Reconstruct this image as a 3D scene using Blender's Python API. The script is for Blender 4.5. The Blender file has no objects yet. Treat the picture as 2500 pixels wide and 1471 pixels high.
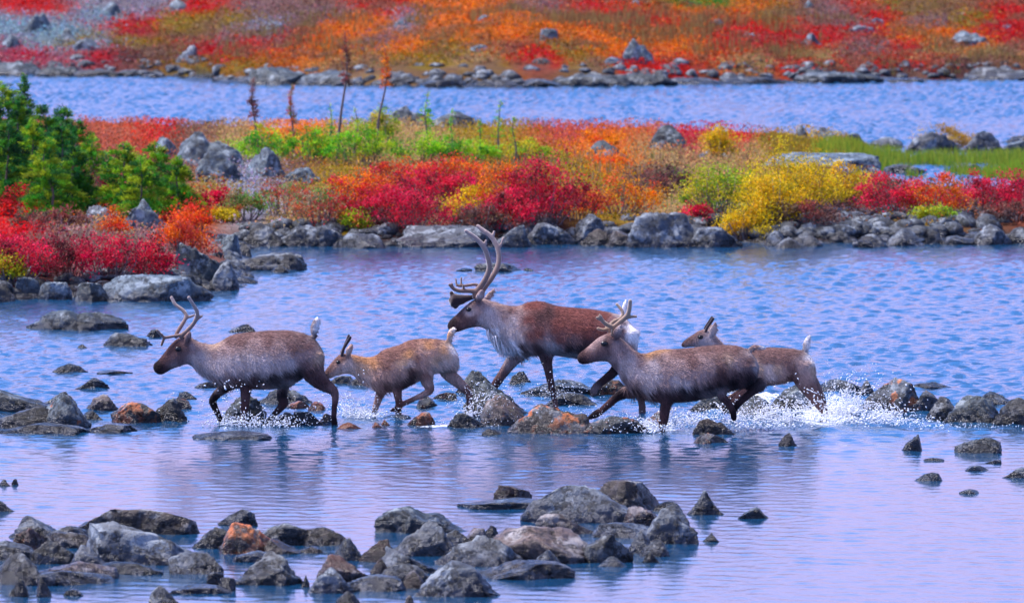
import bpy, bmesh, math
import numpy as np
from mathutils import Vector

S = bpy.context.scene
col_root = S.collection
# ------------------------------------------------------------------ camera, sky, sun, exposure
CAM_Z = 5.9
FPX = 2500*300/36.0                     # focal length in photo pixels (300 mm lens)
VH = -300.0                             # the horizon lies above the frame
PITCH = math.atan((735.5-VH)/FPX)
cam_d = bpy.data.cameras.new('camera')
cam = bpy.data.objects.new('camera', cam_d)
col_root.objects.link(cam)
cam.location = (0, 0, CAM_Z)
cam.rotation_euler = (math.pi/2-PITCH, 0, 0)
cam_d.lens = 300
cam_d.sensor_width = 36
cam_d.clip_start = 1
cam_d.clip_end = 6000
cam_d.dof.use_dof = True
cam_d.dof.focus_distance = 91.5
cam_d.dof.aperture_fstop = 5.6
S.camera = cam

SUN_EL, SUN_AZ = math.radians(60), math.radians(-80)      # high, from the side
world = bpy.data.worlds.new('World')
S.world = world
world.use_nodes = True
wn, wl = world.node_tree.nodes, world.node_tree.links
wn.clear()
w_out = wn.new('ShaderNodeOutputWorld')
w_bg = wn.new('ShaderNodeBackground')
w_sky = wn.new('ShaderNodeTexSky')
w_sky.sky_type = 'NISHITA'
w_sky.sun_disc = False
w_sky.sun_elevation = SUN_EL
w_sky.sun_rotation = SUN_AZ
w_sky.dust_density = 2.5
w_hsv = wn.new('ShaderNodeHueSaturation')
w_hsv.inputs['Saturation'].default_value = 0.7
w_tint = wn.new('ShaderNodeMix'); w_tint.data_type = 'RGBA'; w_tint.blend_type = 'MULTIPLY'
w_tint.inputs['Factor'].default_value = 1.0
# thin cloud veil: lavender low down, bluer higher up, with soft streaks
w_tc = wn.new('ShaderNodeTexCoord')
w_sep = wn.new('ShaderNodeSeparateXYZ')
w_ramp = wn.new('ShaderNodeValToRGB')
w_ramp.color_ramp.elements[0].position = 0.06
w_ramp.color_ramp.elements[0].color = (1.19, 0.86, 1.43, 1)
w_ramp.color_ramp.elements[1].position = 0.22
w_ramp.color_ramp.elements[1].color = (0.25, 0.66, 1.50, 1)
_e = w_ramp.color_ramp.elements.new(0.85)
_e.color = (0.95, 0.86, 1.05, 1)
wl.new(w_tc.outputs['Generated'], w_sep.inputs[0])
wl.new(w_sep.outputs['Z'], w_ramp.inputs[0])
wl.new(w_sky.outputs[0], w_hsv.inputs['Color'])
wl.new(w_hsv.outputs[0], w_tint.inputs['A'])
wl.new(w_ramp.outputs[0], w_tint.inputs['B'])
wl.new(w_tint.outputs['Result'], w_bg.inputs[0])
w_bg.inputs[1].default_value = 0.125
wl.new(w_bg.outputs[0], w_out.inputs[0])

sun_d = bpy.data.lights.new('sun', 'SUN')
sun_d.energy = 2.9
sun_d.angle = math.radians(16)
sun_d.color = (1.0, 0.95, 0.93)
sun = bpy.data.objects.new('sun', sun_d)
col_root.objects.link(sun)
_sd = Vector((math.sin(SUN_AZ)*math.cos(SUN_EL), math.cos(SUN_AZ)*math.cos(SUN_EL), math.sin(SUN_EL)))
sun.rotation_euler = _sd.to_track_quat('Z', 'Y').to_euler()

S.view_settings.view_transform = 'Standard'
S.view_settings.look = 'None'
S.view_settings.exposure = 1.14
S.view_settings.gamma = 1
S.render.engine = 'CYCLES'
S.cycles.use_denoising = True
S.cycles.max_bounces = 6
S.cycles.transparent_max_bounces = 6
S.cycles.caustics_reflective = False
S.cycles.caustics_refractive = False

# ------------------------------------------------------------------ helpers
_fw = np.array([0, math.cos(PITCH), -math.sin(PITCH)])
_up = np.array([0, math.sin(PITCH), math.cos(PITCH)])
def ray(u, v):
    return _fw*FPX + np.array([1., 0, 0])*(u-1250) - _up*(v-735.5)
def P(u, v, Y):                          # the point of depth Y behind photo point (u, v)
    d = ray(u, v); t = Y/d[1]
    return np.array([0, 0, CAM_Z]) + d*t
def G(u, v, z=0.0):                      # where the sight line meets the level z
    d = ray(u, v); t = (z-CAM_Z)/d[2]
    return np.array([0, 0, CAM_Z]) + d*t
def ppm(Y):                              # photo pixels per metre at depth Y
    return FPX/Y
def u_of(x, y):
    return 1250 + FPX*x/y

_rs = np.random.RandomState(7)
_H = _rs.rand(4096)
_PM = _rs.permutation(4096)
def vnoise(p):
    i = np.floor(p).astype(int); f = p-i; f = f*f*(3-2*f)
    def h(a, b, c):
        return _H[(_PM[(_PM[(a & 4095)] + b) & 4095] + c) & 4095]
    r = 0
    for dx in (0, 1):
        wx = f[:, 0] if dx else 1-f[:, 0]
        for dy in (0, 1):
            wy = f[:, 1] if dy else 1-f[:, 1]
            for dz in (0, 1):
                wz = f[:, 2] if dz else 1-f[:, 2]
                r = r + wx*wy*wz*h(i[:, 0]+dx, i[:, 1]+dy, i[:, 2]+dz)
    return r
def fbm(p, o=4):
    r = 0; a = .5; n = 0
    for k in range(o):
        r = r + a*vnoise(p*(2.03**k)+k*17.3); n += a; a *= .5
    return r/n

def build(name, V, F, mat, parent=None, col=None, smooth=True, loc=None, attrs=None):
    """one mesh object from arrays; V in world space, loc = object origin"""
    V = np.asarray(V, float)
    loc = np.zeros(3) if loc is None else np.asarray(loc, float)
    if parent is not None:
        ploc = np.array(parent.matrix_basis.translation)
        pp = parent.parent
        while pp is not None:
            ploc = ploc + np.array(pp.matrix_basis.translation); pp = pp.parent
    else:
        ploc = np.zeros(3)
    Fs = F if isinstance(F, list) else [F]
    Fs = [np.asarray(f, np.int32) for f in Fs if len(f)]
    me = bpy.data.meshes.new(name)
    me.vertices.add(len(V))
    org = ploc if parent is not None else loc
    me.vertices.foreach_set('co', (V-org).astype(np.float32).ravel())
    nl = sum(f.size for f in Fs); nf = sum(len(f) for f in Fs)
    me.loops.add(nl); me.polygons.add(nf)
    me.loops.foreach_set('vertex_index', np.concatenate([f.ravel() for f in Fs]))
    tot = np.concatenate([np.full(len(f), f.shape[1], np.int32) for f in Fs])
    me.polygons.foreach_set('loop_start', np.concatenate([[0], np.cumsum(tot)[:-1]]).astype(np.int32))
    me.polygons.foreach_set('loop_total', tot)
    me.polygons.foreach_set('use_smooth', np.full(nf, smooth))
    me.update(calc_edges=True)
    me.validate()
    if col is not None:
        c = np.ones((len(V), 4), np.float32); c[:, :3] = col
        me.attributes.new('col', 'FLOAT_COLOR', 'POINT').data.foreach_set('color', c.ravel())
    for k, a in (attrs or {}).items():
        me.attributes.new(k, 'FLOAT', 'POINT').data.foreach_set('value', np.asarray(a, np.float32))
    o = bpy.data.objects.new(name, me)
    col_root.objects.link(o)
    me.materials.append(mat)
    if parent is not None:
        o.parent = parent
    else:
        o.location = loc
    return o
def tag(o, label=None, cat=None, group=None, kind=None):
    if label: o['label'] = label
    if cat: o['category'] = cat
    if group: o['group'] = group
    if kind: o['kind'] = kind
    return o
def empty(name, loc, label, cat, group=None):
    o = bpy.data.objects.new(name, None)
    o.empty_display_size = .1
    o.location = loc
    col_root.objects.link(o)
    return tag(o, label, cat, group)
class Acc:                               # collects pieces into one mesh
    def __init__(s): s.V = []; s.Q = []; s.T = []; s.C = []; s.n = 0
    def add(s, V, F, c=None):
        F = np.asarray(F)
        (s.Q if F.shape[1] == 4 else s.T).append(F+s.n)
        s.V.append(np.asarray(V, float)); s.n += len(V)
        if c is not None:
            c = np.asarray(c, float)
            s.C.append(np.broadcast_to(c, (len(V), 3)) if c.ndim == 1 else c)
    def get(s):
        F = []
        if s.Q: F.append(np.concatenate(s.Q))
        if s.T: F.append(np.concatenate(s.T))
        return np.concatenate(s.V), F, (np.concatenate(s.C) if s.C else None)

def tube(pts, rad, n=8, lat=None):
    """closed tube along pts (k,3) with radii; lat scales the radius along world y"""
    pts = np.asarray(pts, float); rad = np.asarray(rad, float)
    k = len(pts)
    tan = np.gradient(pts, axis=0); tan /= np.linalg.norm(tan, axis=1)[:, None]+1e-9
    a = np.linspace(0, 2*math.pi, n, endpoint=False)
    ref = np.array([0, 1., 0]) if abs(tan[:, 1]).max() < .85 else np.array([1., 0, 0])
    V = []
    for i in range(k):
        b = np.cross(tan[i], ref); b /= np.linalg.norm(b)
        c = np.cross(b, tan[i])
        ls = 1 if lat is None else (lat if np.isscalar(lat) else lat[i])
        V.append(pts[i]+rad[i]*(np.cos(a)[:, None]*b+ls*np.sin(a)[:, None]*c))
    V = np.concatenate(V+[pts[:1]-tan[:1]*rad[0]*.6, pts[-1:]+tan[-1:]*rad[-1]*.6])
    Q, T = [], []
    for i in range(k-1):
        for j in range(n):
            j2 = (j+1) % n
            Q.append((i*n+j, i*n+j2, (i+1)*n+j2, (i+1)*n+j))
    for j in range(n):
        j2 = (j+1) % n
        T.append((k*n, j2, j)); T.append((k*n+1, (k-1)*n+j, (k-1)*n+j2))
    return V, np.array(Q), np.array(T)
def smooth_path(pts, m=4):
    """Catmull-Rom through rows of pts (any number of columns)"""
    p = np.asarray(pts, float)
    if len(p) < 3:
        t = np.linspace(0, 1, m+1)[:, None]
        return p[0]*(1-t)+p[-1]*t
    q = np.vstack([2*p[0]-p[1], p, 2*p[-1]-p[-2]])
    out = []
    for i in range(1, len(q)-2):
        for t in np.arange(m)/m:
            a, b, c, d = q[i-1], q[i], q[i+1], q[i+2]
            out.append(.5*(2*b+(c-a)*t+(2*a-5*b+4*c-d)*t*t+(3*b-a-3*c+d)*t**3))
    out.append(p[-1])
    return np.array(out)
def _ico(s):
    bm = bmesh.new(); bmesh.ops.create_icosphere(bm, subdivisions=s, radius=1)
    V = np.array([v.co[:] for v in bm.verts]); F = np.array([[v.index for v in f.verts] for f in bm.faces])
    bm.free(); return V, F
ICO = {s: _ico(s) for s in (1, 2, 3, 4, 5)}

# ------------------------------------------------------------------ materials
def new_mat(name):
    m = bpy.data.materials.new(name); m.use_nodes = True
    nt = m.node_tree
    return m, nt.nodes, nt.links, nt.nodes['Principled BSDF']
def _noise(n, l, scale, detail=4, vec=None, rough=.6):
    t = n.new('ShaderNodeTexNoise'); t.inputs['Scale'].default_value = scale
    t.inputs['Detail'].default_value = detail; t.inputs['Roughness'].default_value = rough
    if vec is not None: l.new(vec, t.inputs['Vector'])
    return t
def _mix(n, l, fac, a, b, blend='MIX'):
    m = n.new('ShaderNodeMix'); m.data_type = 'RGBA'; m.blend_type = blend
    for s, x in (('Factor', fac), ('A', a), ('B', b)):
        if isinstance(x, (int, float)): m.inputs[s].default_value = x
        elif isinstance(x, tuple): m.inputs[s].default_value = (*x, 1)
        else: l.new(x, m.inputs[s])
    return m.outputs['Result']
def _range(n, l, x, a, b, c=0., d=1.):
    m = n.new('ShaderNodeMapRange'); l.new(x, m.inputs[0])
    m.inputs[1].default_value = a; m.inputs[2].default_value = b
    m.inputs[3].default_value = c; m.inputs[4].default_value = d
    return m.outputs[0]
def _math(n, l, op, a, b):
    m = n.new('ShaderNodeMath'); m.operation = op
    for i, x in enumerate((a, b)):
        if isinstance(x, (int, float)): m.inputs[i].default_value = x
        else: l.new(x, m.inputs[i])
    return m.outputs[0]
def _bump(n, l, h, st, dist, bs):
    b = n.new('ShaderNodeBump'); b.inputs['Strength'].default_value = st; b.inputs['Distance'].default_value = dist
    l.new(h, b.inputs['Height']); l.new(b.outputs[0], bs.inputs['Normal']); return b

def mat_attr(name, rough=.8, sheen=0., transl=0., bump=0., bscale=(60, 60, 60), vary=.25, spec=.3):
    """colour comes from the mesh attribute 'col', broken up by noise"""
    m, n, l, b = new_mat(name)
    a = n.new('ShaderNodeAttribute'); a.attribute_name = 'col'
    tc = n.new('ShaderNodeTexCoord')
    mp = n.new('ShaderNodeMapping'); mp.inputs['Scale'].default_value = bscale
    l.new(tc.outputs['Object'], mp.inputs[0])
    t = _noise(n, l, 1, 4, mp.outputs[0])
    f = _range(n, l, t.outputs[0], .3, .7, 1-vary, 1+vary)
    vm = n.new('ShaderNodeVectorMath'); vm.operation = 'SCALE'
    l.new(a.outputs['Color'], vm.inputs[0]); l.new(f, vm.inputs['Scale'])
    l.new(vm.outputs[0], b.inputs['Base Color'])
    b.inputs['Roughness'].default_value = rough
    b.inputs['Specular IOR Level'].default_value = spec
    b.inputs['Sheen Weight'].default_value = sheen
    b.inputs['Sheen Roughness'].default_value = .4
    if bump: _bump(n, l, t.outputs[0], bump, .02, b)
    if transl:
        tr = n.new('ShaderNodeBsdfTranslucent'); l.new(vm.outputs[0], tr.inputs[0])
        mx = n.new('ShaderNodeMixShader'); mx.inputs[0].default_value = transl
        l.new(b.outputs[0], mx.inputs[1]); l.new(tr.outputs[0], mx.inputs[2])
        l.new(mx.outputs[0], n['Material Output'].inputs[0])
    return m

def mat_rock():
    m, n, l, b = new_mat('lichen_rock')
    oi = n.new('ShaderNodeObjectInfo')
    tc = n.new('ShaderNodeTexCoord')
    off = n.new('ShaderNodeVectorMath'); off.operation = 'ADD'
    sc = n.new('ShaderNodeVectorMath'); sc.operation = 'SCALE'
    cv = n.new('ShaderNodeCombineXYZ')
    l.new(oi.outputs['Random'], cv.inputs[0]); l.new(oi.outputs['Random'], cv.inputs[1])
    l.new(cv.outputs[0], sc.inputs[0]); sc.inputs['Scale'].default_value = 40
    l.new(tc.outputs['Object'], off.inputs[0]); l.new(sc.outputs[0], off.inputs[1])
    v = off.outputs[0]
    big = _noise(n, l, 3.5, 6, v, .65)
    mid = _noise(n, l, 11, 6, v, .7)
    fine = _noise(n, l, 55, 4, v, .7)
    base = _mix(n, l, _range(n, l, mid.outputs[0], .35, .65, 0, 1), _mix(n, l, 1., oi.outputs['Color'], (.30, .30, .34), 'MULTIPLY'), oi.outputs['Color'])
    # pale lichen crust
    li = _range(n, l, big.outputs[0], .52, .60, 0, .75)
    base = _mix(n, l, li, base, _mix(n, l, .6, _mix(n, l, 1., oi.outputs['Color'], (1.9, 1.95, 2.0), 'MULTIPLY'), (.36, .40, .42)))
    # dark lichen specks
    sp = _range(n, l, fine.outputs[0], .58, .66, 0, .7)
    base = _mix(n, l, sp, base, (.03, .03, .035))
    # orange lichen, amount from the object colour's alpha
    orn = _noise(n, l, 8.0, 5, v, .6)
    thr = _math(n, l, 'SUBTRACT', .86, _math(n, l, 'MULTIPLY', oi.outputs['Alpha'], .50))
    ofac = _math(n, l, 'MULTIPLY', _math(n, l, 'SUBTRACT', orn.outputs[0], thr), 12)
    cl = n.new('ShaderNodeClamp'); l.new(ofac, cl.inputs[0])
    base = _mix(n, l, _math(n, l, 'MULTIPLY', cl.outputs[0], .85), base, _mix(n, l, mid.outputs[0], (.62, .075, .010), (.55, .22, .03)))
    vo = n.new('ShaderNodeTexVoronoi'); vo.feature = 'DISTANCE_TO_EDGE'; vo.inputs['Scale'].default_value = 3.2
    wp = n.new('ShaderNodeVectorMath'); wp.operation = 'ADD'; ws = n.new('ShaderNodeVectorMath'); ws.operation = 'SCALE'; ws.inputs['Scale'].default_value = .45
    l.new(mid.outputs['Color'], ws.inputs[0]); l.new(v, wp.inputs[0]); l.new(ws.outputs[0], wp.inputs[1]); l.new(wp.outputs[0], vo.inputs['Vector'])
    crack = _range(n, l, vo.outputs['Distance'], .0, .035, 1, 0)
    base = _mix(n, l, _math(n, l, 'MULTIPLY', crack, .8), base, (.012, .012, .014))
    # wet, algae-dark stone next to the water
    ge = n.new('ShaderNodeNewGeometry'); sp2 = n.new('ShaderNodeSeparateXYZ'); l.new(ge.outputs['Position'], sp2.inputs[0])
    zz = _math(n, l, 'ADD', sp2.outputs['Z'], _math(n, l, 'MULTIPLY', _math(n, l, 'SUBTRACT', big.outputs[0], .5), .22))
    wet = _range(n, l, zz, .05, .22, 1, 0)
    base = _mix(n, l, wet, base, _mix(n, l, 1., base, (.22, .21, .25), 'MULTIPLY'))
    l.new(base, b.inputs['Base Color'])
    l.new(_range(n, l, wet, 0, 1, .52, .18), b.inputs['Roughness'])
    hs = _math(n, l, 'SUBTRACT', _math(n, l, 'ADD', _math(n, l, 'MULTIPLY', mid.outputs[0], .7), _math(n, l, 'MULTIPLY', fine.outputs[0], .3)), _math(n, l, 'MULTIPLY', crack, .5))
    _bump(n, l, hs, .9, .05, b)
    return m
M_ROCK = mat_rock()
M_FUR = mat_attr('reindeer_fur', .8, .06, 0, .8, (90, 90, 30), .22, .08)
M_VELVET = mat_attr('antler_velvet', .9, 1.0, 0, .3, (120, 120, 120), .2, .2)
M_LEAF = mat_attr('autumn_leaves', .6, 0, .5, 0, (9, 9, 9), .3, .25)
M_GROUND = mat_attr('heath_ground', .95, 0, 0, .5, (6, 6, 6), .4, .1)
M_BARK = mat_attr('grey_bark', .9, 0, 0, .4, (40, 40, 40), .3, .1)
M_EYE, _n, _l, _b = new_mat('eye_gloss'); _b.inputs['Base Color'].default_value = (.008, .006, .006, 1); _b.inputs['Roughness'].default_value = .08
M_FOAM, _n, _l, _b = new_mat('white_water')
_b.inputs['Base Color'].default_value = (.82, .84, .88, 1); _b.inputs['Roughness'].default_value = .25; _b.inputs['Subsurface Weight'].default_value = .0

def mat_water():
    m, n, l, b = new_mat('lake_water')
    tc = n.new('ShaderNodeTexCoord')
    mp = n.new('ShaderNodeMapping'); mp.inputs['Scale'].default_value = (1, .55, 1); l.new(tc.outputs['Object'], mp.inputs[0])
    t1 = _noise(n, l, 8, 4, mp.outputs[0], .6)
    at = n.new('ShaderNodeAttribute'); at.attribute_name = 'foam'
    t2 = _noise(n, l, 14, 5, mp.outputs[0], .7)
    ff = _math(n, l, 'MULTIPLY', _math(n, l, 'ADD', _math(n, l, 'SUBTRACT', t2.outputs[0], 1.0), at.outputs['Fac']), 7)
    cl = n.new('ShaderNodeClamp'); l.new(ff, cl.inputs[0])
    l.new(_mix(n, l, cl.outputs[0], (.005, .045, .11), (.80, .84, .88)), b.inputs['Base Color'])
    l.new(_range(n, l, cl.outputs[0], 0, 1, .09, .5), b.inputs['Roughness'])
    b.inputs['IOR'].default_value = 1.33
    ch = n.new('ShaderNodeAttribute'); ch.attribute_name = 'chop'
    bb = _bump(n, l, t1.outputs[0], .45, .05, b); l.new(ch.outputs['Fac'], bb.inputs['Strength'])
    return m
M_WATER = mat_water()
# ------------------------------------------------------------------ terrain
LAND = [(-900, 735), (0, 729), (240, 722), (430, 716), (560, 700), (572, 680), (566, 640), (556, 610), (600, 600), (800, 597),
        (950, 599), (1200, 597), (1500, 589), (1800, 587), (1900, 594), (2100, 590), (2300, 588), (2500, 584), (3300, 581),
        (3300, 505), (2500, 500), (2330, 492), (2190, 470), (2140, 430), (2125, 395), (2110, 370), (2095, 354), (1900, 357), (1850, 352), (1500, 350), (1200, 346), (900, 344), (600, 350), (480, 338),
        (200, 330), (-900, 325)]
LANDW = np.array([G(u, v)[:2] for u, v in LAND])
FAR_U = [-900, 0, 250, 520, 540, 700, 950, 1250, 1500, 2000, 2500, 3300]
FAR_V = [180, 183, 186, 190, 201, 206, 210, 212, 208, 200, 192, 188]
def sdist(x, y):
    p = np.stack([x, y], 1); n = len(LANDW)
    d = np.full(len(p), 1e9); ins = np.zeros(len(p), bool)
    for i in range(n):
        a = LANDW[i]; b = LANDW[(i+1) % n]; ab = b-a
        t = np.clip(((p-a)@ab)/(ab@ab), 0, 1)
        d = np.minimum(d, np.linalg.norm(p-a-t[:, None]*ab, axis=1))
        c = ((a[1] > p[:, 1]) != (b[1] > p[:, 1]))
        xi = a[0]+(p[:, 1]-a[1])/(b[1]-a[1]+1e-12)*(b[0]-a[0])
        ins ^= c & (p[:, 0] < xi)
    return np.where(ins, d, -d)
def terr(x, y):
    x = np.asarray(x, float).ravel(); y = np.asarray(y, float).ravel()
    u = u_of(x, y)
    # wiggle the shorelines a little
    q = np.stack([x*.9, y*.35, x*0], 1)
    d = sdist(x, y)+(fbm(q, 3)-.5)*.7
    low = np.interp(u, [-200, 560, 700, 1700, 2050, 3000], [1, 1, .85, .85, .30, .25])
    dp = np.maximum(d, 0)
    h = (.26*(1-np.exp(-dp/.3))+.40*low*(1-np.exp(-dp/6)))*np.where(d > 0, 1, 0)
    h = h + np.where(d > 0, 0, np.maximum(d*.25, -.55))
    h = h + -.02*np.exp(-((u-330)/150)**2-((y-181)/6)**2)*(d > 0)
    ys = CAM_Z*FPX/(np.interp(u, FAR_U, FAR_V)-VH)
    df = y-ys+(fbm(np.stack([x*.5, y*.2, x*0+9], 1), 3)-.5)*2.5
    dq = np.maximum(df, 0)
    hill = .3*(1-np.exp(-dq/.8))+11*(1-np.exp(-dq*.085/11))+(fbm(np.stack([x*.22, y*.13, x*0+3], 1), 4)-.5)*1.0*np.minimum(dq/8, 1)
    hill = np.where(df > 0, hill, np.maximum(df*.25, -.55))
    bump = (fbm(np.stack([x*1.6, y*1.1, x*0+5], 1), 3)-.5)*.16
    out = np.where(y > 212, hill, h)
    return out+bump*(out > .05)
def hit(u, v, z0=0.0):
    """where the sight line through (u, v) first meets the ground or the water"""
    d = ray(u, v)
    Y = np.concatenate([np.arange(60, 215, .12), np.arange(215, 400, .3)])
    x = d[0]/d[1]*Y; z = CAM_Z+d[2]/d[1]*Y
    g = np.maximum(terr(x, Y), 0)
    k = np.argmax(z <= g+z0)
    return np.array([x[k], Y[k], g[k]])
def idw(pts, cols, q, e=20., p=3., sx=1., sy=1.):
    pts = np.asarray(pts, float); out = np.zeros((len(q), 3)); ws = np.zeros(len(q))
    for (a, b), c in zip(pts, cols):
        d2 = ((q[:, 0]-a)*sx)**2+((q[:, 1]-b)*sy)**2+e*e
        w = d2**(-p/1.)
        out += w[:, None]*np.asarray(c); ws += w
    return out/ws[:, None]

# colour of the heath, by where it grows (photo points used as a map key)
CR = (.34, .012, .03); RD = (.40, .03, .02); OR = (.56, .155, .010); BR = (.13, .07, .045); OL = (.22, .15, .03)
GR = (.05, .16, .02); GY = (.22, .22, .27); GT = (.20, .28, .32); DK = (.07, .035, .035); TN = (.28, .19, .09); YE = (.55, .36, .02)
PK = (.26, .08, .05); MV = (.19, .115, .11); GRD = (.02, .075, .02)
HILL = [(30, 60, GT), (150, 80, GT), (250, 40, GT), (60, 20, RD), (110, 120, GT), (220, 110, GT), (370, 20, GY), (330, 60, CR), (280, 60, RD), (330, 75, CR), (90, 130, CR), (250, 135, CR), (200, 105, OL),
        (300, 140, DK), (330, 100, OL), (450, 68, OL), (560, 45, OL), (600, 20, MV), (500, 15, RD), (560, 95, MV), (660, 90, MV), (500, 125, CR), (560, 150, CR), (600, 115, RD), (410, 130, BR),
        (480, 170, OL), (580, 160, OL), (640, 60, GY), (700, 40, MV), (780, 25, MV), (720, 95, RD), (800, 85, OR), (790, 110, OR), (870, 65, OR), (930, 20, RD), (900, 100, MV), (1000, 60, GY), (980, 115, OR),
        (1060, 70, OR), (1150, 75, OR), (1200, 90, OR), (1100, 20, OR), (1220, 30, OR), (1050, 130, OL), (1150, 150, TN), (900, 160, TN), (1000, 165, OL), (1190, 180, OL), (1260, 60, OR), (1310, 20, MV), (1430, 35, RD),
        (1390, 70, OR), (1580, 52, RD), (1600, 85, OR), (1460, 110, OR), (1380, 120, OL), (1300, 135, RD), (1660, 120, OR), (1300, 160, RD), (1450, 165, TN), (1530, 165, RD), (1660, 165, RD), (1420, 180, OL),
        (1700, 30, OR), (1800, 20, OR), (1710, 10, GR), (1850, 30, OL), (1850, 60, RD), (1790, 50, RD), (1900, 100, CR), (1800, 110, RD), (2000, 95, RD), (1900, 135, PK), (2100, 80, CR), (2130, 35, RD), (2000, 30, MV), (2060, 60, MV),
        (2250, 10, OL), (2300, 50, MV), (2380, 45, OL), (2470, 20, RD), (2440, 60, CR), (2200, 90, OR), (2350, 90, OR), (2200, 110, RD), (2480, 90, CR), (2100, 120, MV), (2400, 125, TN), (2250, 125, TN), (2000, 140, TN), (1850, 150, TN),
        (2100, 150, RD), (2250, 160, RD), (2000, 170, BR), (2400, 150, BR), (2200, 175, DK), (2330, 170, DK), (1950, 165, RD)]
MID = [(330, 300, (.30, .10, .06)), (250, 320, PK), (400, 320, RD), (480, 300, BR), (450, 340, BR), (700, 325, OR), (600, 330, TN), (900, 315, TN), (1000, 320, TN), (1200, 330, OL), (1400, 320, (.28, .06, .05)), (1500, 330, (.36, .09, .04)), (1700, 330, (.30, .03, .04)), (1800, 335, CR),
       (1450, 360, OR), (1600, 385, TN), (1500, 395, OR), (1900, 345, OL), (2000, 350, (.34, .22, .04)), (1900, 380, OL), (1750, 390, TN), (1850, 365, TN), (1420, 420, OL), (600, 450, GY), (700, 450, BR), (800, 450, OL), (550, 480, OL), (620, 500, GY), (700, 520, TN), (780, 520, BR), (850, 540, OL),
       (950, 540, DK), (1100, 545, BR), (1300, 530, DK), (1500, 480, OL), (1600, 440, DK), (1650, 500, TN), (1800, 560, DK), (2000, 540, DK), (2200, 500, DK), (2250, 520, OL), (2400, 510, BR), (2300, 430, BR), (2100, 410, BR), (2450, 440, CR),
       (50, 540, RD), (150, 530, TN), (280, 560, TN), (100, 570, (.16, .05, .05)), (350, 580, MV), (200, 590, MV), (60, 600, CR), (330, 480, DK), (450, 520, RD), (100, 500, RD), (200, 500, OR), (100, 450, DK), (250, 450, DK), (400, 470, BR), (300, 640, DK), (100, 640, DK)]
def heath_col(x, y, jit=None):
    u = u_of(x, y); z = terr(x, y)
    v = VH+FPX*(CAM_Z-z)/y
    q = np.stack([u, v], 1)
    if jit is not None: q = q+jit
    n = np.stack([x*.8, y*.3, x*0], 1)
    far = y > 212
    qf = q+np.stack([(fbm(n*.6, 3)-.5)*110, (fbm(n*.6+31, 3)-.5)*30], 1)
    qm = q+np.stack([(fbm(n*1.2+7, 3)-.5)*90, (fbm(n*1.2+51, 3)-.5)*40], 1)
    cf = idw([p[:2] for p in HILL], [p[2] for p in HILL], qf, 5, 2.2, 1, 2.6)
    cm = idw([p[:2] for p in MID], [p[2] for p in MID], qm, 12, 2.2, 1, 1.4)
    gp = np.clip((fbm(n*np.array([1.6, 2.4, 1])+77, 4)-.47)*7, 0, 1)[:, None]*np.clip((u-230)/200, 0, 1)[:, None]
    cf = cf*(1-.72*gp)+np.array([.17, .095, .065])*.72*gp
    c = np.where(far[:, None], cf*1.0, cm*1.3)
    c = np.clip(c+(c-c.mean(1, keepdims=True))*.25, .006, .8)
    return c, z

def make_ground():
    uu = np.concatenate([[-60000, -12000, -4000, -1700, -1200], np.linspace(-800, 3300, 390), [3700, 4500, 6500, 14500, 62000]])
    yy = np.concatenate([np.arange(40, 116, 6), np.arange(116, 212, .35), np.arange(212, 238, 2), np.arange(238, 300, .35), np.geomspace(300, 4000, 40)])
    U, Yg = np.meshgrid(uu, yy)
    X = (U-1250)/FPX*Yg
    x, y = X.ravel(), Yg.ravel()
    z = terr(x, y)
    c, _ = heath_col(x, y)
    under = z < .03
    c = np.where(under[:, None], np.array([.05, .045, .04]), c*.42)
    nx, ny = len(uu), len(yy)
    i = np.arange(ny-1)[:, None]*nx+np.arange(nx-1)[None]
    F = np.stack([i, i+1, i+1+nx, i+nx], -1).reshape(-1, 4)
    o = build('ground', np.stack([x, y, z], 1), F, M_GROUND, col=c)
    tag(o, kind='structure', label='autumn tundra ground with the lake bed and the far slope')
make_ground()

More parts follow.
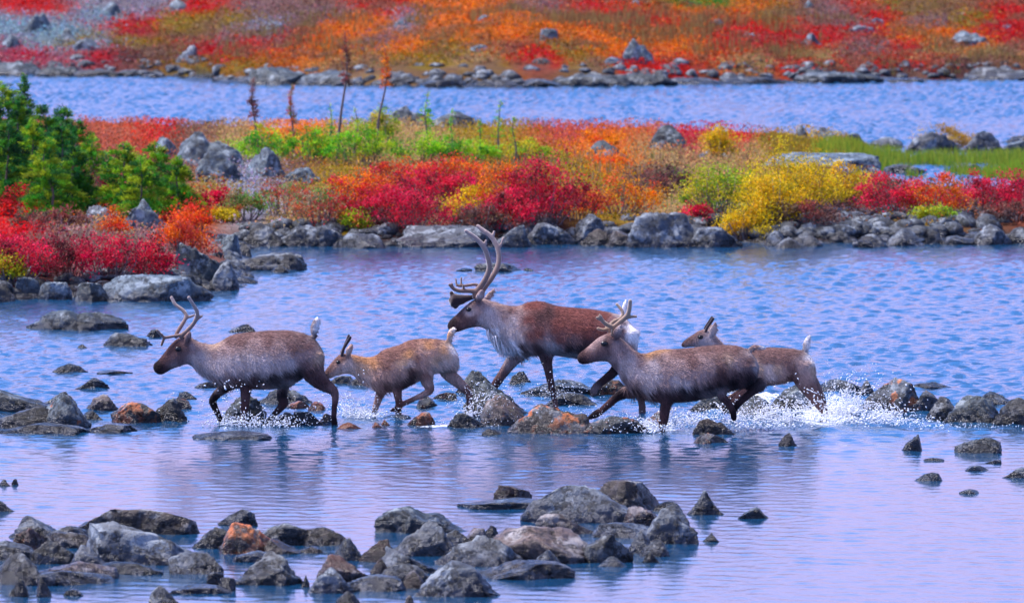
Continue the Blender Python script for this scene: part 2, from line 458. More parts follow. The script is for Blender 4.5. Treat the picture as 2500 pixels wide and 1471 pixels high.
# ------------------------------------------------------------------ lake
def make_lake():
    uu = np.concatenate([[-60000, -9000, -2500, -1300], np.linspace(-800, 3300, 512), [3800, 5000, 11500, 62000]])
    yy = [45.]
    while yy[-1] < 262: yy.append(yy[-1]*1.00125)
    yy = np.array(yy)
    U, Yg = np.meshgrid(uu, yy); X = (U-1250)/FPX*Yg
    x, y = X.ravel(), Yg.ravel()
    r = np.random.RandomState(3)
    z = np.zeros(len(x))
    mid = np.zeros(len(x)); fin = np.zeros(len(x))
    for k in range(46):
        lam = math.exp(r.uniform(math.log(.19), math.log(.46)))
        th = r.normal(math.radians(40 if k % 2 else 140), .55)
        a = .0068*lam
        mid += a*np.sin(2*math.pi/lam*(x*math.cos(th)+y*math.sin(th))+r.uniform(0, 6.28))
    for k in range(30):
        lam = math.exp(r.uniform(math.log(.16), math.log(.5)))
        th = r.normal(math.radians(85), .6)
        fin += (.0032*lam)*np.sin(2*math.pi/lam*(x*math.cos(th)+y*math.sin(th))+r.uniform(0, 6.28))
    gust = .35+1.3*fbm(np.stack([x*.35, y*.07, x*0], 1), 4)
    am = np.interp(y, [45, 76, 86, 91, 94, 126, 133, 138, 180, 260], [.06, .07, .09, .35, .7, .85, .5, .35, 1.6, 2.2])
    af = np.interp(y, [45, 76, 84, 92, 130], [.34, .40, .48, 1.0, .3])
    u = u_of(x, y); v = VH+FPX*CAM_Z/y
    # rapids through the gap of the stone bar
    def spot(cu, cv, su, sv): return np.exp(-((u-cu)/su)**2-((v-cv)/sv)**2)
    rap = 1.0*spot(1830, 985, 190, 42)+.8*spot(2040, 1005, 80, 35)+.6*spot(2180, 1030, 110, 20)+.5*spot(1640, 1030, 90, 22)+.35*spot(2330, 1042, 160, 12)
    ch = fbm(np.stack([x*3.2, y*1.6, x*0+2], 1), 4)-.5
    z = (mid*am*gust+fin*af*gust)+rap*ch*.28
    foam = .22+.55*np.minimum(rap, 1)*(.55+1.3*ch)
    foam += (.20*spot(590, 1043, 110, 8)+.38*(spot(900, 1012, 60, 16)+spot(1610, 1048, 60, 9)+spot(1100, 1040, 130, 6)+spot(2010, 1022, 60, 16)))
    nx, ny = len(uu), len(yy)
    i = np.arange(ny-1)[:, None]*nx+np.arange(nx-1)[None]
    F = np.stack([i, i+1, i+1+nx, i+nx], -1).reshape(-1, 4)
    o = build('lake_water', np.stack([x, y, z], 1), F, M_WATER, attrs={'foam': foam, 'chop': np.interp(y, [45, 80, 88, 92, 96, 128, 136, 200], [.10, .12, .13, .4, .5, .5, .3, 1.0])+.5*np.minimum(rap, 1)})
    tag(o, kind='structure', label='rippled blue lake water')
make_lake()
# ------------------------------------------------------------------ rocks
PROF = {'d': [(-1, .28), (-.6, .76), (-.1, 1), (.4, .86), (1, .3)], 'f': [(-1, .75), (-.6, 1), (.6, .95), (1, .7)], 'p': [(-1, .38), (-.45, .8), (0, 1), (.3, .85), (1, .32)],
        'l': [(-1, .55), (-.6, 1), (0, .75), (1, .25)], 'r': [(-1, .25), (0, .75), (.6, 1), (1, .55)], 's': [(-1, .6), (0, 1), (1, .7)], 'b': [(-1, .9), (-.2, 1), (1, .92)],
        'w': [(-1, .10), (-.5, .36), (.2, .64), (.8, 1), (1, .9)], 'h': [(-1, .5), (-.6, .9), (-.25, 1), (.05, .72), (.35, .8), (.7, .6), (1, .35)]}
RC = {'G': (.072, .090, .112), 'P': (.155, .18, .205), 'K': (.020, .023, .028), 'R': (.10, .032, .020), 'T': (.038, .060, .070), 'B': (.062, .040, .028), 'N': (.17, .112, .09), 'C': (.105, .152, .182)}
_rk = [0]
def rock(u0, u1, vt, vb, prof, colr, label, orange=0., onland=False, name='rock', group=None, depth=.8, flat=False, zoff=0.):
    _rk[0] += 1
    r = np.random.RandomState(1000+_rk[0])
    uc = (u0+u1)/2
    g = hit(uc, vb) if onland else G(uc, vb)
    Yf = g[1]; w = (u1-u0)/ppm(Yf)
    if prof == 'w': depth = .42
    dd = min(max(w*depth, .06), 1.8)*(1.25 if prof == 's' else 1)
    Yc = Yf+dd*.42
    base = max(g[2], 0)
    c = np.array([(uc-1250)/FPX*Yc, Yc, base+zoff])
    top = P(uc, vt, Yc)[2]
    h = max(top-c[2], .03)
    sub = 5 if (u1-u0) > 75 else 4 if (u1-u0) > 30 else 3
    V, F = ICO[sub]; p = V.copy()
    nn = 7. if prof == 'b' else 4.5 if prof in 'fs' else 2.4
    p /= ((np.abs(p)**nn).sum(1)**(1/nn))[:, None]
    an = r.uniform(-.35, .35); ca, sa = math.cos(an), math.sin(an)
    p = np.stack([p[:, 0]*ca-p[:, 1]*sa, p[:, 0]*sa+p[:, 1]*ca, p[:, 2]], 1)
    for k in range(10 if prof in 'dh' else 8):
        n = r.normal(size=3); n[2] = abs(n[2])*.7; n /= np.linalg.norm(n)
        sup = (p@n).max()
        t = np.maximum(p@n-sup*r.uniform(.55, .90), 0); p -= (t*1.0)[:, None]*n
    a = PROF[prof]
    xs = [q[0]+r.uniform(-.1, .1) for q in a]; ys = [q[1] for q in a]
    p[:, 0] /= np.percentile(np.abs(p[:, 0]), 98)
    pz = np.interp(p[:, 0], xs, ys)
    p[:, 2] = np.where(p[:, 2] > 0, p[:, 2]*pz, p[:, 2])
    nr = p/np.linalg.norm(p, axis=1)[:, None]
    so = r.uniform(0, 90)
    wide = np.array([w, dd, h*1.3]); wide = wide/wide.max()
    q = p*wide
    p = p+nr*((fbm(q*4+so, 3)-.5)*.13+(fbm(q*11+so, 4)-.5)*.11)[:, None]*np.array([1, 1, .9])
    rid = 1-np.abs(fbm(q*np.array([3, 3, 9])+so+5, 3)-.5)*4
    p = p-nr*(np.maximum(rid, 0)**3*.07)[:, None]
    lo, hi = np.percentile(p[:, 0], [1.5, 98.5]); p[:, 0] = (p[:, 0]-lo)/(hi-lo)*2-1
    p[:, 1] = p[:, 1]/np.abs(p[:, 1]).max()
    p[:, 2] = np.where(p[:, 2] > 0, p[:, 2]/np.percentile(p[:, 2], 99.3), p[:, 2]/abs(p[:, 2].min()))
    zz = np.where(p[:, 2] > 0, p[:, 2]*h, p[:, 2]*min(.35, h*.8+.05))
    W = np.stack([p[:, 0]*w/2*1.03, p[:, 1]*dd/2, zz], 1)
    o = build(name, W+c, F, M_ROCK, loc=c, smooth=True)
    cc = np.array(RC[colr])*r.uniform(.85, 1.2)
    o.color = (*cc, orange)
    tag(o, label, 'rock', group)
    return o
ROCKS = [
# --- open water behind the herd
(70, 305, 757, 806, 'h', 'T', 'long low rock with two humps out in the water below the red bank', 0),
(250, 370, 813, 846, 'l', 'T', 'flat wedge slab in open water behind the lead reindeer\'s antlers', 0),
(552, 621, 792, 811, 'r', 'K', 'small flat dark slab just above the lead reindeer\'s back', 0),
(355, 398, 803, 823, 'd', 'T', 'small rock just behind the lead reindeer\'s brow tine', 0),
(128, 207, 888, 909, 'd', 'T', 'low rounded rock alone in rippled water before the muzzle of the lead reindeer', 0),
(236, 320, 903, 913, 's', 'T', 'thin sliver of rock barely breaking the water ahead of the lead muzzle', 0),
(178, 264, 922, 949, 'p', 'T', 'pointed dark rock standing alone just behind the faceted stones of the bar', 0),
(472, 545, 931, 946, 's', 'K', 'flat dark rock peeking out in front of the lead reindeer\'s chest', 0),
(186, 212, 840, 851, 'd', 'T', 'tiny rock tip in water below the flat wedge slab', 0),
(1160, 1274, 641, 663, 'b', 'T', 'pale teal block in the bay straight behind the tall antlers', 0),
(1114, 1152, 654, 663, 's', 'T', 'little rock awash beside the teal block, towards the herd leader', 0),
(1278, 1302, 654, 662, 's', 'T', 'smallest rock tip beside the teal block behind the tall antlers', 0),
(433, 478, 955, 974, 'd', 'T', 'small rock behind the dark ochre cube of the stone bar', 0),
(560, 745, 617, 660, 'r', 'K', 'low black skerry off the tip of the red bank', 0),
(660, 712, 646, 666, 'd', 'K', 'small black stone under the low black skerry', 0),
(690, 742, 620, 640, 'r', 'K', 'outer end stone of the low black skerry', 0),
# --- stone bar, bank end
(-59, 137, 948, 1004, 'l', 'T', 'dark mossy boulder cut by the frame edge in the stone bar', .15),
(79, 216, 964, 1046, 'p', 'C', 'pale blue pyramid stone with an orange lichen flank', .5),
(-30, 195, 994, 1048, 'd', 'K', 'broad black boulder with pale lichen spots before the pale pyramid', .3),
(104, 200, 959, 990, 'r', 'T', 'rough stone behind the pale blue pyramid', 0),
(194, 248, 1002, 1024, 'p', 'K', 'small dark stone in the lee of the pale pyramid', 0),
(208, 288, 964, 1002, 'p', 'N', 'faceted pinkish stone with a rusty edge, alone in the bar', .35),
(273, 389, 982, 1032, 'b', 'K', 'dark cube stone with an ochre lichen top', .75),
(370, 464, 974, 1030, 'p', 'K', 'dark angular stone with a single orange spot beside the ochre cube', .4),
(423, 466, 971, 1000, 'b', 'N', 'small ochre block leaning on the dark angular stone', .5),
(192, 334, 1034, 1056, 's', 'K', 'flat black slab lying awash below the ochre cube', 0),
(-21, 216, 1033, 1060, 's', 'K', 'long wet slab at the foot of the spotted black boulder', 0),
(472, 658, 1052, 1074, 's', 'T', 'flat slab awash in front of the lead reindeer\'s hooves', .15),
# --- under the lead reindeer
(534, 668, 966, 1034, 'd', 'T', 'lichen boulder seen between the lead reindeer\'s forelegs', .2),
(634, 758, 950, 986, 'd', 'T', 'rough rock behind the lead reindeer\'s far hind leg', .35),
(700, 754, 978, 996, 's', 'N', 'flat red-orange stone under the belly of the lead reindeer', .95),
(746, 794, 980, 1002, 's', 'N', 'second flat red stone, beside the hind leg of the lead reindeer', .95),
(662, 733, 1006, 1038, 'd', 'B', 'brown wet stone under the far hind hoof', .55),
(713, 787, 1004, 1036, 'b', 'K', 'dark brown block between the hind legs of the lead reindeer', .3),
(778, 818, 1009, 1032, 'd', 'N', 'small orange-capped stone touching the near hind hoof', .75),
(825, 885, 1030, 1046, 'd', 'N', 'bright orange flat stone just behind the hind hoof of the lead reindeer', 1.),
(803, 865, 916, 936, 'r', 'T', 'small dark rock below the muzzle of the first calf', 0),
(845, 908, 922, 943, 'd', 'K', 'black rounded rock under the throat of the first calf', 0),
# --- under the first calf
(906, 933, 1030, 1043, 'd', 'N', 'tiny orange stone before the forehoof of the first calf', .9),
(929, 953, 1024, 1038, 'd', 'N', 'tiny ochre stone by the forehoof of the first calf', .8),
(997, 1065, 1006, 1038, 'd', 'B', 'orange-topped stone below the raised hind hoof of the first calf', .85),
(1009, 1071, 965, 994, 'd', 'T', 'grey stone with orange face behind the folded leg of the first calf', .7),
(1055, 1115, 957, 977, 's', 'T', 'flat stone with a red tip between the hind legs of the first calf', .6),
(1089, 1186, 1008, 1044, 'd', 'T', 'dark lumpy wet stone under the trailing hoof of the first calf', .2),
(1176, 1230, 1046, 1062, 'd', 'K', 'small black stone in front of the round lichen boulder', 0),
(937, 1003, 1011, 1022, 's', 'T', 'flat wet stone between the forehooves of the first calf', 0),
# --- under the bull
(1114, 1206, 906, 962, 'd', 'T', 'grey ridge stone with a dark peak behind the first calf', .1),
(1128, 1304, 929, 1014, 'd', 'T', 'large spray-speckled boulder under the bull\'s leading hoof', .3),
(1168, 1298, 966, 1038, 'd', 'N', 'round pinkish lichen boulder with an orange stain in front of the bull', .45),
(1242, 1294, 906, 936, 'd', 'T', 'rounded stone behind the big speckled boulder', 0),
(1274, 1460, 927, 968, 'd', 'T', 'broad speckled rock behind the straight foreleg of the bull', .25),
(1324, 1458, 958, 990, 'd', 'T', 'low speckled rock right behind the hoof of the bull', .1),
(1242, 1468, 990, 1058, 'w', 'B', 'tilted brown slab with ochre lichen under the bull\'s straight foreleg', .66),
(1437, 1545, 926, 966, 'd', 'B', 'brown boulder with an orange top behind the running reindeer\'s chest', .75),
(1412, 1593, 1015, 1058, 'd', 'T', 'wet stone with orange patches under the reaching hoof', .6),
(1561, 1649, 1004, 1040, 'd', 'B', 'stone with orange top between the forelegs of the running reindeer', .7),
(1696, 1792, 1024, 1062, 'l', 'B', 'brown block in the white water under the belly of the running reindeer', .15),
(1694, 1776, 1058, 1082, 'd', 'B', 'small red-capped stone in calm water below the brown block', .65),
(1902, 1951, 1058, 1089, 'p', 'B', 'small orange-capped stone alone in calm water before the rapids', .6),
# --- rapids and the far end of the bar
(1984, 2121, 925, 956, 'd', 'T', 'low mossy rock behind the splash of the last calf', 0),
(1874, 2006, 942, 1004, 'd', 'T', 'wet boulder under white water below the last calf\'s belly', 0),
(1795, 1905, 970, 1012, 'd', 'T', 'smooth wet stone in the rapids next to the hanging hoof', 0),
(1685, 1795, 964, 1004, 'd', 'T', 'wet grey stone behind the belly of the running reindeer', .15),
(2093, 2142, 929, 962, 'd', 'K', 'dark stone wedged behind the ochre lichen boulder', 0),
(2105, 2255, 925, 1004, 'd', 'G', 'big rounded boulder with ochre lichen at the edge of the rapids', .65),
(2222, 2316, 955, 1004, 'd', 'G', 'stone with an ochre crown leaning on the big lichen boulder', .5),
(2258, 2354, 971, 1022, 'd', 'K', 'dark wet stone in front of the ochre-crowned stone', .15),
(2315, 2469, 967, 1032, 'd', 'T', 'broad blue-grey boulder near the end of the stone bar', .1),
(2375, 2485, 958, 990, 'd', 'T', 'rough rock behind the broad blue-grey boulder', .2),
(2429, 2577, 973, 1036, 'd', 'K', 'black rounded boulder cut by the frame at the end of the bar', 0),
(2234, 2322, 932, 947, 's', 'K', 'thin dark rock in the lake behind the bar', 0),
# --- calm pool
(2204, 2256, 1061, 1100, 'r', 'G', 'upright fin-shaped stone in the calm pool', 0),
(2334, 2446, 1068, 1106, 'f', 'T', 'flat-topped rock in the calm pool beside the fin-shaped stone', 0),
(2358, 2418, 1135, 1149, 's', 'T', 'thin rock awash below the flat-topped rock', 0),
(2257, 2306, 1117, 1125, 's', 'T', 'sliver of rock awash under the fin-shaped stone', 0),
(2408, 2448, 1120, 1131, 's', 'T', 'short sliver of rock under the flat-topped rock', 0),
(2237, 2309, 1153, 1174, 'd', 'T', 'low oval rock, lowest of those in the open pool', 0),
(2446, 2560, 1140, 1166, 'd', 'T', 'low rock in the pool, cut by the frame', 0),
(2345, 2392, 1193, 1205, 's', 'T', 'submerged stone just showing below the low oval rock', 0),
(-8, 23, 1169, 1185, 'd', 'K', 'small stone at the frame edge, one of a pair', 0),
(25, 43, 1168, 1183, 'd', 'K', 'smaller of the paired stones near the frame edge', 0),
(-30, 31, 1222, 1248, 'd', 'K', 'stone cut by the frame edge above the boulder cluster', 0),
# --- nearest cluster, first half
(168, 485, 1239, 1304, 'b', 'B', 'long dark slab with a shadowed front at the back of the near cluster', .05),
(9, 175, 1262, 1314, 'd', 'K', 'dark hump at the outer end of the near cluster', 0),
(101, 229, 1283, 1328, 'd', 'K', 'dark stone between the hump and the long slab', 0),
(19, 128, 1289, 1342, 'd', 'R', 'stone with two rust-orange tips in the near cluster', .6),
(112, 226, 1298, 1338, 'f', 'B', 'brown flat stone next to the rust-tipped stone', 0),
(198, 513, 1276, 1378, 'd', 'P', 'biggest pale grey boulder of the near cluster with peach stains', .38),
(-38, 106, 1322, 1368, 'd', 'K', 'dark speckled stone at the frame edge under the rust tips', 0),
(74, 188, 1319, 1376, 'b', 'K', 'dark square block against the biggest pale boulder', 0),
(154, 268, 1333, 1392, 'd', 'P', 'pale wedge stone leaning on the biggest pale boulder', 0),
(-39, 121, 1351, 1428, 'd', 'K', 'round black boulder at the frame edge of the near cluster', 0),
(84, 283, 1369, 1416, 's', 'N', 'smooth pinkish slab before the pale wedge stone', 0),
(48, 274, 1390, 1428, 's', 'G', 'wet grey slab at the water in front of the pinkish slab', 0),
(242, 394, 1372, 1403, 'f', 'K', 'long black block below the biggest pale boulder', 0),
(413, 543, 1347, 1402, 'b', 'G', 'grey square block at the inner end of the near cluster', 0),
(19, 69, 1413, 1456, 'p', 'K', 'black pointed stone standing in the water below the round boulder', 0),
(83, 123, 1409, 1456, 'p', 'K', 'black pointed stone, thinner of the pair below the cluster', 0),
(152, 204, 1436, 1454, 's', 'T', 'flat oval stone awash near the black pointed pair', 0),
(350, 442, 1432, 1496, 'p', 'G', 'grey peaked stone cut by the bottom frame edge', 0),
(412, 564, 1425, 1449, 's', 'G', 'smooth flat stone low in the water', 0),
(503, 547, 1396, 1430, 'b', 'K', 'black block standing on the end of the smooth flat stone', 0),
(533, 574, 1408, 1442, 'b', 'K', 'smaller black block touching the flat stone', 0),
(558, 746, 1352, 1428, 'd', 'K', 'large black-fronted boulder alone between the two clusters', .1),
(535, 632, 1244, 1284, 'p', 'G', 'grey pyramid stone behind the orange boulder', 0),
(473, 567, 1287, 1338, 'd', 'K', 'dark broken stones beside the orange boulder', .15),
(536, 667, 1276, 1352, 'l', 'N', 'orange-faced boulder between the clusters', .85),
(635, 733, 1316, 1352, 'l', 'N', 'small stone with an orange corner next to the orange boulder', .55),
(617, 760, 1277, 1332, 's', 'K', 'long black rock behind the orange-cornered stone', 0),
(721, 859, 1287, 1332, 'd', 'B', 'low brown-grey rock at the end of the long black rock', .15),
(570, 669, 1344, 1372, 's', 'P', 'pale flat stone below the orange boulder', .1),
(718, 792, 1333, 1350, 's', 'B', 'thin stone awash before the low brown-grey rock', 0),
(734, 754, 1403, 1432, 'p', 'K', 'tiny black spike of stone beside the black-fronted boulder', 0),
# --- nearest cluster, second half
(916, 1144, 1239, 1302, 'h', 'T', 'jagged dark islet standing apart above the middle cluster', 0),
(816, 888, 1314, 1368, 'p', 'G', 'grey upright wedge at the start of the middle cluster', 0),
(873, 967, 1317, 1372, 'r', 'R', 'rusty stone behind the grey upright wedge', .2),
(922, 1074, 1337, 1398, 'l', 'G', 'smooth grey sloping slab in the middle cluster', 0),
(954, 1110, 1275, 1358, 'r', 'P', 'tilted pale slab with a rusty underside in the middle cluster', .15),
(1063, 1157, 1294, 1332, 'd', 'K', 'dark stone behind the tilted pale slab', 0),
(1124, 1194, 1288, 1330, 'd', 'R', 'dark rust stone beside the tilted slab', .15),
(1174, 1218, 1282, 1312, 'r', 'B', 'small knob leaning on the dark rust stone', 0),
(1068, 1296, 1308, 1384, 'd', 'P', 'big mottled boulder with white lichen in the middle cluster', .15),
(1202, 1447, 1285, 1374, 'b', 'N', 'big blocky boulder with tan streaks in the middle cluster', .25),
(1300, 1450, 1253, 1304, 'p', 'N', 'peach-topped stone with a rusty flank behind the blocky boulder', .4),
(1267, 1558, 1185, 1278, 'd', 'P', 'large blue-grey dome boulder topping the middle cluster', 0),
(1414, 1617, 1172, 1248, 'b', 'B', 'dark brown layered block behind the blue-grey dome', .15),
(1209, 1297, 1183, 1228, 'b', 'R', 'red-brown block in the water behind the blue-grey dome', .25),
(1117, 1358, 1214, 1242, 's', 'T', 'flat ledge awash around the red-brown block', 0),
(1517, 1617, 1235, 1284, 'l', 'R', 'rust and white stone wedged beside the blue-grey dome', .45),
(1577, 1705, 1236, 1328, 'p', 'G', 'tall dark angular stone at the outer end of the middle cluster', 0),
(1441, 1601, 1277, 1314, 'f', 'G', 'grey flat stone behind the block with white patches', 0),
(1421, 1545, 1305, 1374, 'b', 'K', 'dark block with white lichen patches', .1),
(1526, 1608, 1299, 1352, 'd', 'G', 'grey stone next to the dark patched block', .1),
(1556, 1632, 1320, 1358, 'r', 'G', 'small smooth stone in front of the tall angular stone', 0),
(1596, 1666, 1223, 1248, 's', 'K', 'low dark rock behind the tall angular stone', 0),
(1675, 1775, 1198, 1256, 'p', 'G', 'grey pyramid rock standing clear of the middle cluster', 0),
(1800, 1875, 1238, 1266, 'd', 'T', 'low round rock, outermost beyond the grey pyramid', 0),
(1718, 1758, 1299, 1322, 'p', 'K', 'small dark stone in water beside the tall angular stone', 0),
(1298, 1376, 1343, 1388, 'd', 'P', 'pale knob below the tan-streaked blocky boulder', 0),
(1146, 1402, 1368, 1414, 'f', 'B', 'long slab with a black undercut at the front of the middle cluster', 0),
(1017, 1215, 1371, 1458, 'd', 'G', 'large smooth grey boulder nearest the frame bottom', 0),
(773, 911, 1356, 1424, 'l', 'R', 'dark red-brown stone under the grey sloping slab', 0),
(741, 865, 1387, 1448, 'p', 'G', 'grey pointed stone at the front of the red-brown stone', 0),
(904, 946, 1364, 1400, 'p', 'R', 'small rust-red spike of stone in the middle cluster', .1),
(914, 1058, 1375, 1428, 'd', 'G', 'grey stone stained red beside the large smooth boulder', 0),
(842, 993, 1403, 1443, 's', 'G', 'flat grey-red stone at the water\'s edge of the middle cluster', 0),
(978, 1046, 1394, 1436, 'd', 'R', 'red algae-covered stone against the large smooth boulder', .2),
(811, 891, 1443, 1500, 'p', 'K', 'dark peaked stone cut by the bottom of the frame', 0),
(973, 1014, 1454, 1500, 'd', 'N', 'small tan stone tip at the bottom edge of the frame', .1),
(1568, 1608, 1344, 1372, 'd', 'T', 'small wet stone before the smooth stone of the middle cluster', 0),
(1461, 1529, 1359, 1384, 'd', 'T', 'wet stone in the water under the dark patched block', 0),
# --- water's edge of the red bank
(28, 96, 676, 728, 'b', 'C', 'pale blue square block at the foot of the red bank', 0),
(-30, 34, 690, 738, 'b', 'K', 'dark block at the frame edge under the red bank', 0),
(95, 172, 688, 732, 'b', 'C', 'second bluish block under the red bank, beside the square one', 0),
(182, 262, 690, 737, 'f', 'T', 'dark bluish stone in front of the red bank\'s crimson shrubs', 0),
(200, 290, 662, 700, 'd', 'G', 'grey stone tucked under the crimson shrubs', 0),
(235, 512, 672, 738, 'f', 'C', 'long smooth bluish slab along the red bank\'s waterline', 0),
(418, 560, 596, 708, 'l', 'T', 'big blue-black boulder at the nose of the red bank', 0),
(492, 580, 640, 710, 'r', 'G', 'grey stone with a black undercut at the tip of the red bank', 0),
(490, 586, 572, 640, 'f', 'C', 'smooth blue boulder behind the tip of the red bank', 0),
(574, 614, 596, 628, 'd', 'K', 'dark stone joining the red bank to the rocky shore', 0),
# --- rocky shore across the bay
(547, 628, 545, 594, 'd', 'G', 'round stone where the rocky shore begins', 0),
(594, 698, 548, 602, 'd', 'K', 'dark stone low on the rocky shore near the red bank', 0),
(634, 728, 528, 562, 'p', 'P', 'pale pointed stone high on the shore near the red bank', 0),
(674, 798, 551, 602, 'r', 'G', 'brownish slab stone on the shore under sparse bushes', 0),
(754, 858, 551, 602, 'l', 'G', 'pale slanting stone with a black undercut on the shore', 0),
(814, 952, 570, 606, 'f', 'G', 'flat shelf stone reaching into the bay', 0),
(939, 1018, 560, 596, 'd', 'K', 'dark stone beneath the crimson bushes by the bay', 0),
(964, 1208, 552, 604, 'f', 'G', 'long smooth shelf rock behind the tall antlers', 0),
(1192, 1298, 551, 604, 'd', 'G', 'stone right behind the antler tips', 0),
(1262, 1338, 539, 580, 'p', 'G', 'pointed stone just beyond the antler tips', 0),
(1290, 1412, 546, 598, 'l', 'G', 'bluish lump of rock on the shore under the crimson mound', 0),
(1384, 1490, 524, 592, 'd', 'G', 'rough grey rock below the crimson mound\'s end', 0),
(1412, 1508, 560, 600, 'd', 'B', 'brown rounded stone at the waterline below the rough grey rock', .1),
(1474, 1588, 564, 602, 'l', 'B', 'smooth brownish boulder at the waterline with a black crack', 0),
(1529, 1706, 519, 604, 'f', 'G', 'large pale outcrop in the middle of the rocky shore', 0),
(1592, 1652, 470, 504, 'd', 'P', 'pale round stone on top of the large outcrop', 0),
(1682, 1812, 554, 604, 'f', 'G', 'flat-topped boulder under the yellow willow', 0),
(1864, 1938, 564, 602, 'd', 'G', 'grey stone among bare twigs below the yellow willow', 0),
(1892, 1984, 580, 606, 'd', 'K', 'black rounded stone at the waterline below the bare twigs', 0),
(1958, 2008, 576, 602, 'p', 'G', 'small pointed stone beside the black rounded stone', 0),
(1986, 2064, 530, 575, 'd', 'C', 'lichen-grey boulder under the end of the yellow willow', 0),
(2068, 2190, 526, 580, 'f', 'C', 'broad square-topped stone on the shore past the yellow willow', 0),
(2052, 2174, 549, 586, 'd', 'G', 'grey stone in front of the square-topped stone', 0),
(2084, 2168, 573, 604, 's', 'K', 'dark wet stone at the waterline below the square-topped stone', 0),
(2158, 2258, 560, 600, 'd', 'G', 'low stone beside the triangular stone on the shore', 0),
(2177, 2248, 517, 568, 'p', 'P', 'pale triangular stone standing on the shore', 0),
(2216, 2294, 539, 576, 'd', 'G', 'smooth bluish stone next to the pale triangle', 0),
(2286, 2368, 535, 584, 'd', 'G', 'pitted grey boulder below the orange heath', 0),
(2246, 2310, 564, 596, 'd', 'K', 'dark stone at the waterline near the pitted boulder', 0),
(2332, 2384, 518, 550, 'p', 'P', 'small pale peaked stone high on the shore under red heath', 0),
(2368, 2450, 518, 556, 'd', 'G', 'grey slab high on the shore under red heath', 0),
(2364, 2470, 550, 598, 'p', 'G', 'brownish tent-shaped boulder at the waterline', 0),
(2424, 2508, 533, 564, 'f', 'G', 'flat grey stone behind the tent-shaped boulder', 0),
(2444, 2556, 556, 596, 'd', 'K', 'dark wet stone cut by the frame on the rocky shore', 0),
(2294, 2378, 575, 598, 's', 'K', 'low wet stone between the pitted and the tent-shaped boulder', 0),
# --- up on the land
(283, 422, 490, 562, 'd', 'C', 'big blue boulder with an orange lichen patch on the red bank', .35, 1),
(204, 302, 504, 550, 'l', 'P', 'pale lichen-crusted rock beside the big blue boulder', .1, 1),
(38, 106, 507, 532, 's', 'C', 'flat blue stone sunk in the heath of the red bank', 0, 1),
(428, 592, 326, 410, 'h', 'C', 'large pale outcrop between conifers and green bushes', 0, 1),
(478, 602, 372, 446, 'f', 'C', 'cracked lower half of the pale outcrop', 0, 1),
(600, 698, 362, 430, 'd', 'C', 'round pale boulder below the green bushes', .1, 1),
(368, 442, 335, 384, 'd', 'C', 'grey rock behind the green conifer bush', 0, 1),
(1424, 1538, 343, 386, 'p', 'T', 'low teal rock in the heath beyond the crimson mound', 0, 1),
(1578, 1688, 308, 370, 'd', 'T', 'tall green-grey boulder on the heath skyline', .05, 1),
(1858, 2152, 375, 418, 'f', 'C', 'long pale ledge behind the yellow willow', .15, 1),
(1938, 1974, 306, 345, 'p', 'T', 'upright small rock at the edge of the far lake', 0, 1),
(1965, 2052, 312, 345, 'd', 'T', 'low green-grey rock beside the upright small rock', 0, 1),
(2045, 2112, 325, 350, 'd', 'T', 'dark low rock behind the golden grass', 0, 1),
(2110, 2215, 335, 362, 'd', 'G', 'grey rocks behind the reeds', 0, 1),
(2214, 2345, 326, 372, 'd', 'G', 'smooth grey rock under the golden clump behind the reeds', 0, 1),
(2335, 2446, 322, 372, 'd', 'G', 'larger smooth rock beside the golden clump', 0, 1),
(2440, 2560, 330, 352, 'd', 'K', 'dark rock strip cut by the frame behind the reeds', 0, 1),
(2440, 2560, 342, 372, 'd', 'C', 'pale rounded rock behind the green reed mound', 0, 1),
(1698, 1784, 362, 388, 'd', 'G', 'low grey rock beside the small yellow bush', 0, 1),
(2160, 2260, 402, 424, 's', 'G', 'flat rock in the lagoon before the reeds', 0),
(2310, 2400, 400, 420, 's', 'K', 'dark flat rock in the lagoon under the reed mound', 0),
(900, 960, 272, 306, 'd', 'T', 'first teal rock of the low ridge beside the far lake', 0, 1),
(940, 1062, 262, 308, 'h', 'T', 'largest teal rock on the ridge beside the far lake', 0, 1),
(1050, 1185, 274, 310, 'd', 'T', 'long low teal rock at the ridge end beside the far lake', 0, 1),
(680, 790, 410, 445, 'd', 'C', 'mossy pale rock among sparse bushes', 0, 1),
# --- shore of the far slope
(-52, 124, 153, 187, 'f', 'T', 'long grey rock at the corner of the far shore', 0),
(88, 207, 164, 188, 'f', 'T', 'low grey rocks next to the corner rock of the far shore', 0),
(178, 287, 171, 189, 'f', 'K', 'dark rock under the red far bank', 0),
(288, 382, 171, 188, 'f', 'T', 'small round rock at the far waterline before the olive grass', 0),
(510, 652, 186, 204, 'r', 'K', 'pointed end of the dark far headland', 0),
(608, 752, 166, 208, 'f', 'T', 'round-topped rock on the dark far headland', 0),
(708, 862, 177, 210, 'f', 'T', 'low rock in the middle of the dark far headland', 0),
(828, 942, 164, 206, 'f', 'T', 'pale boulder on the far headland behind the dead saplings', 0),
(933, 1042, 186, 212, 'f', 'K', 'round bluish boulder at the end of the far headland', 0),
(1018, 1142, 196, 214, 'f', 'K', 'dark low rock next to the round bluish far boulder', 0),
(1113, 1262, 194, 214, 'f', 'K', 'grey far-shore rock below the olive patch', 0),
(1233, 1402, 193, 213, 'f', 'K', 'flat grey far-shore rocks behind the bull\'s heading', 0),
(1368, 1552, 183, 212, 'f', 'T', 'broad grey rock in the middle of the far shore', 0),
(1523, 1652, 181, 210, 'f', 'T', 'grey rock below the crag on the far shore', 0),
(1618, 1782, 190, 208, 'f', 'K', 'low dark rocks past the crag on the far shore', 0),
(1753, 1912, 187, 206, 'f', 'K', 'low grey rocks before the brown far bank', 0),
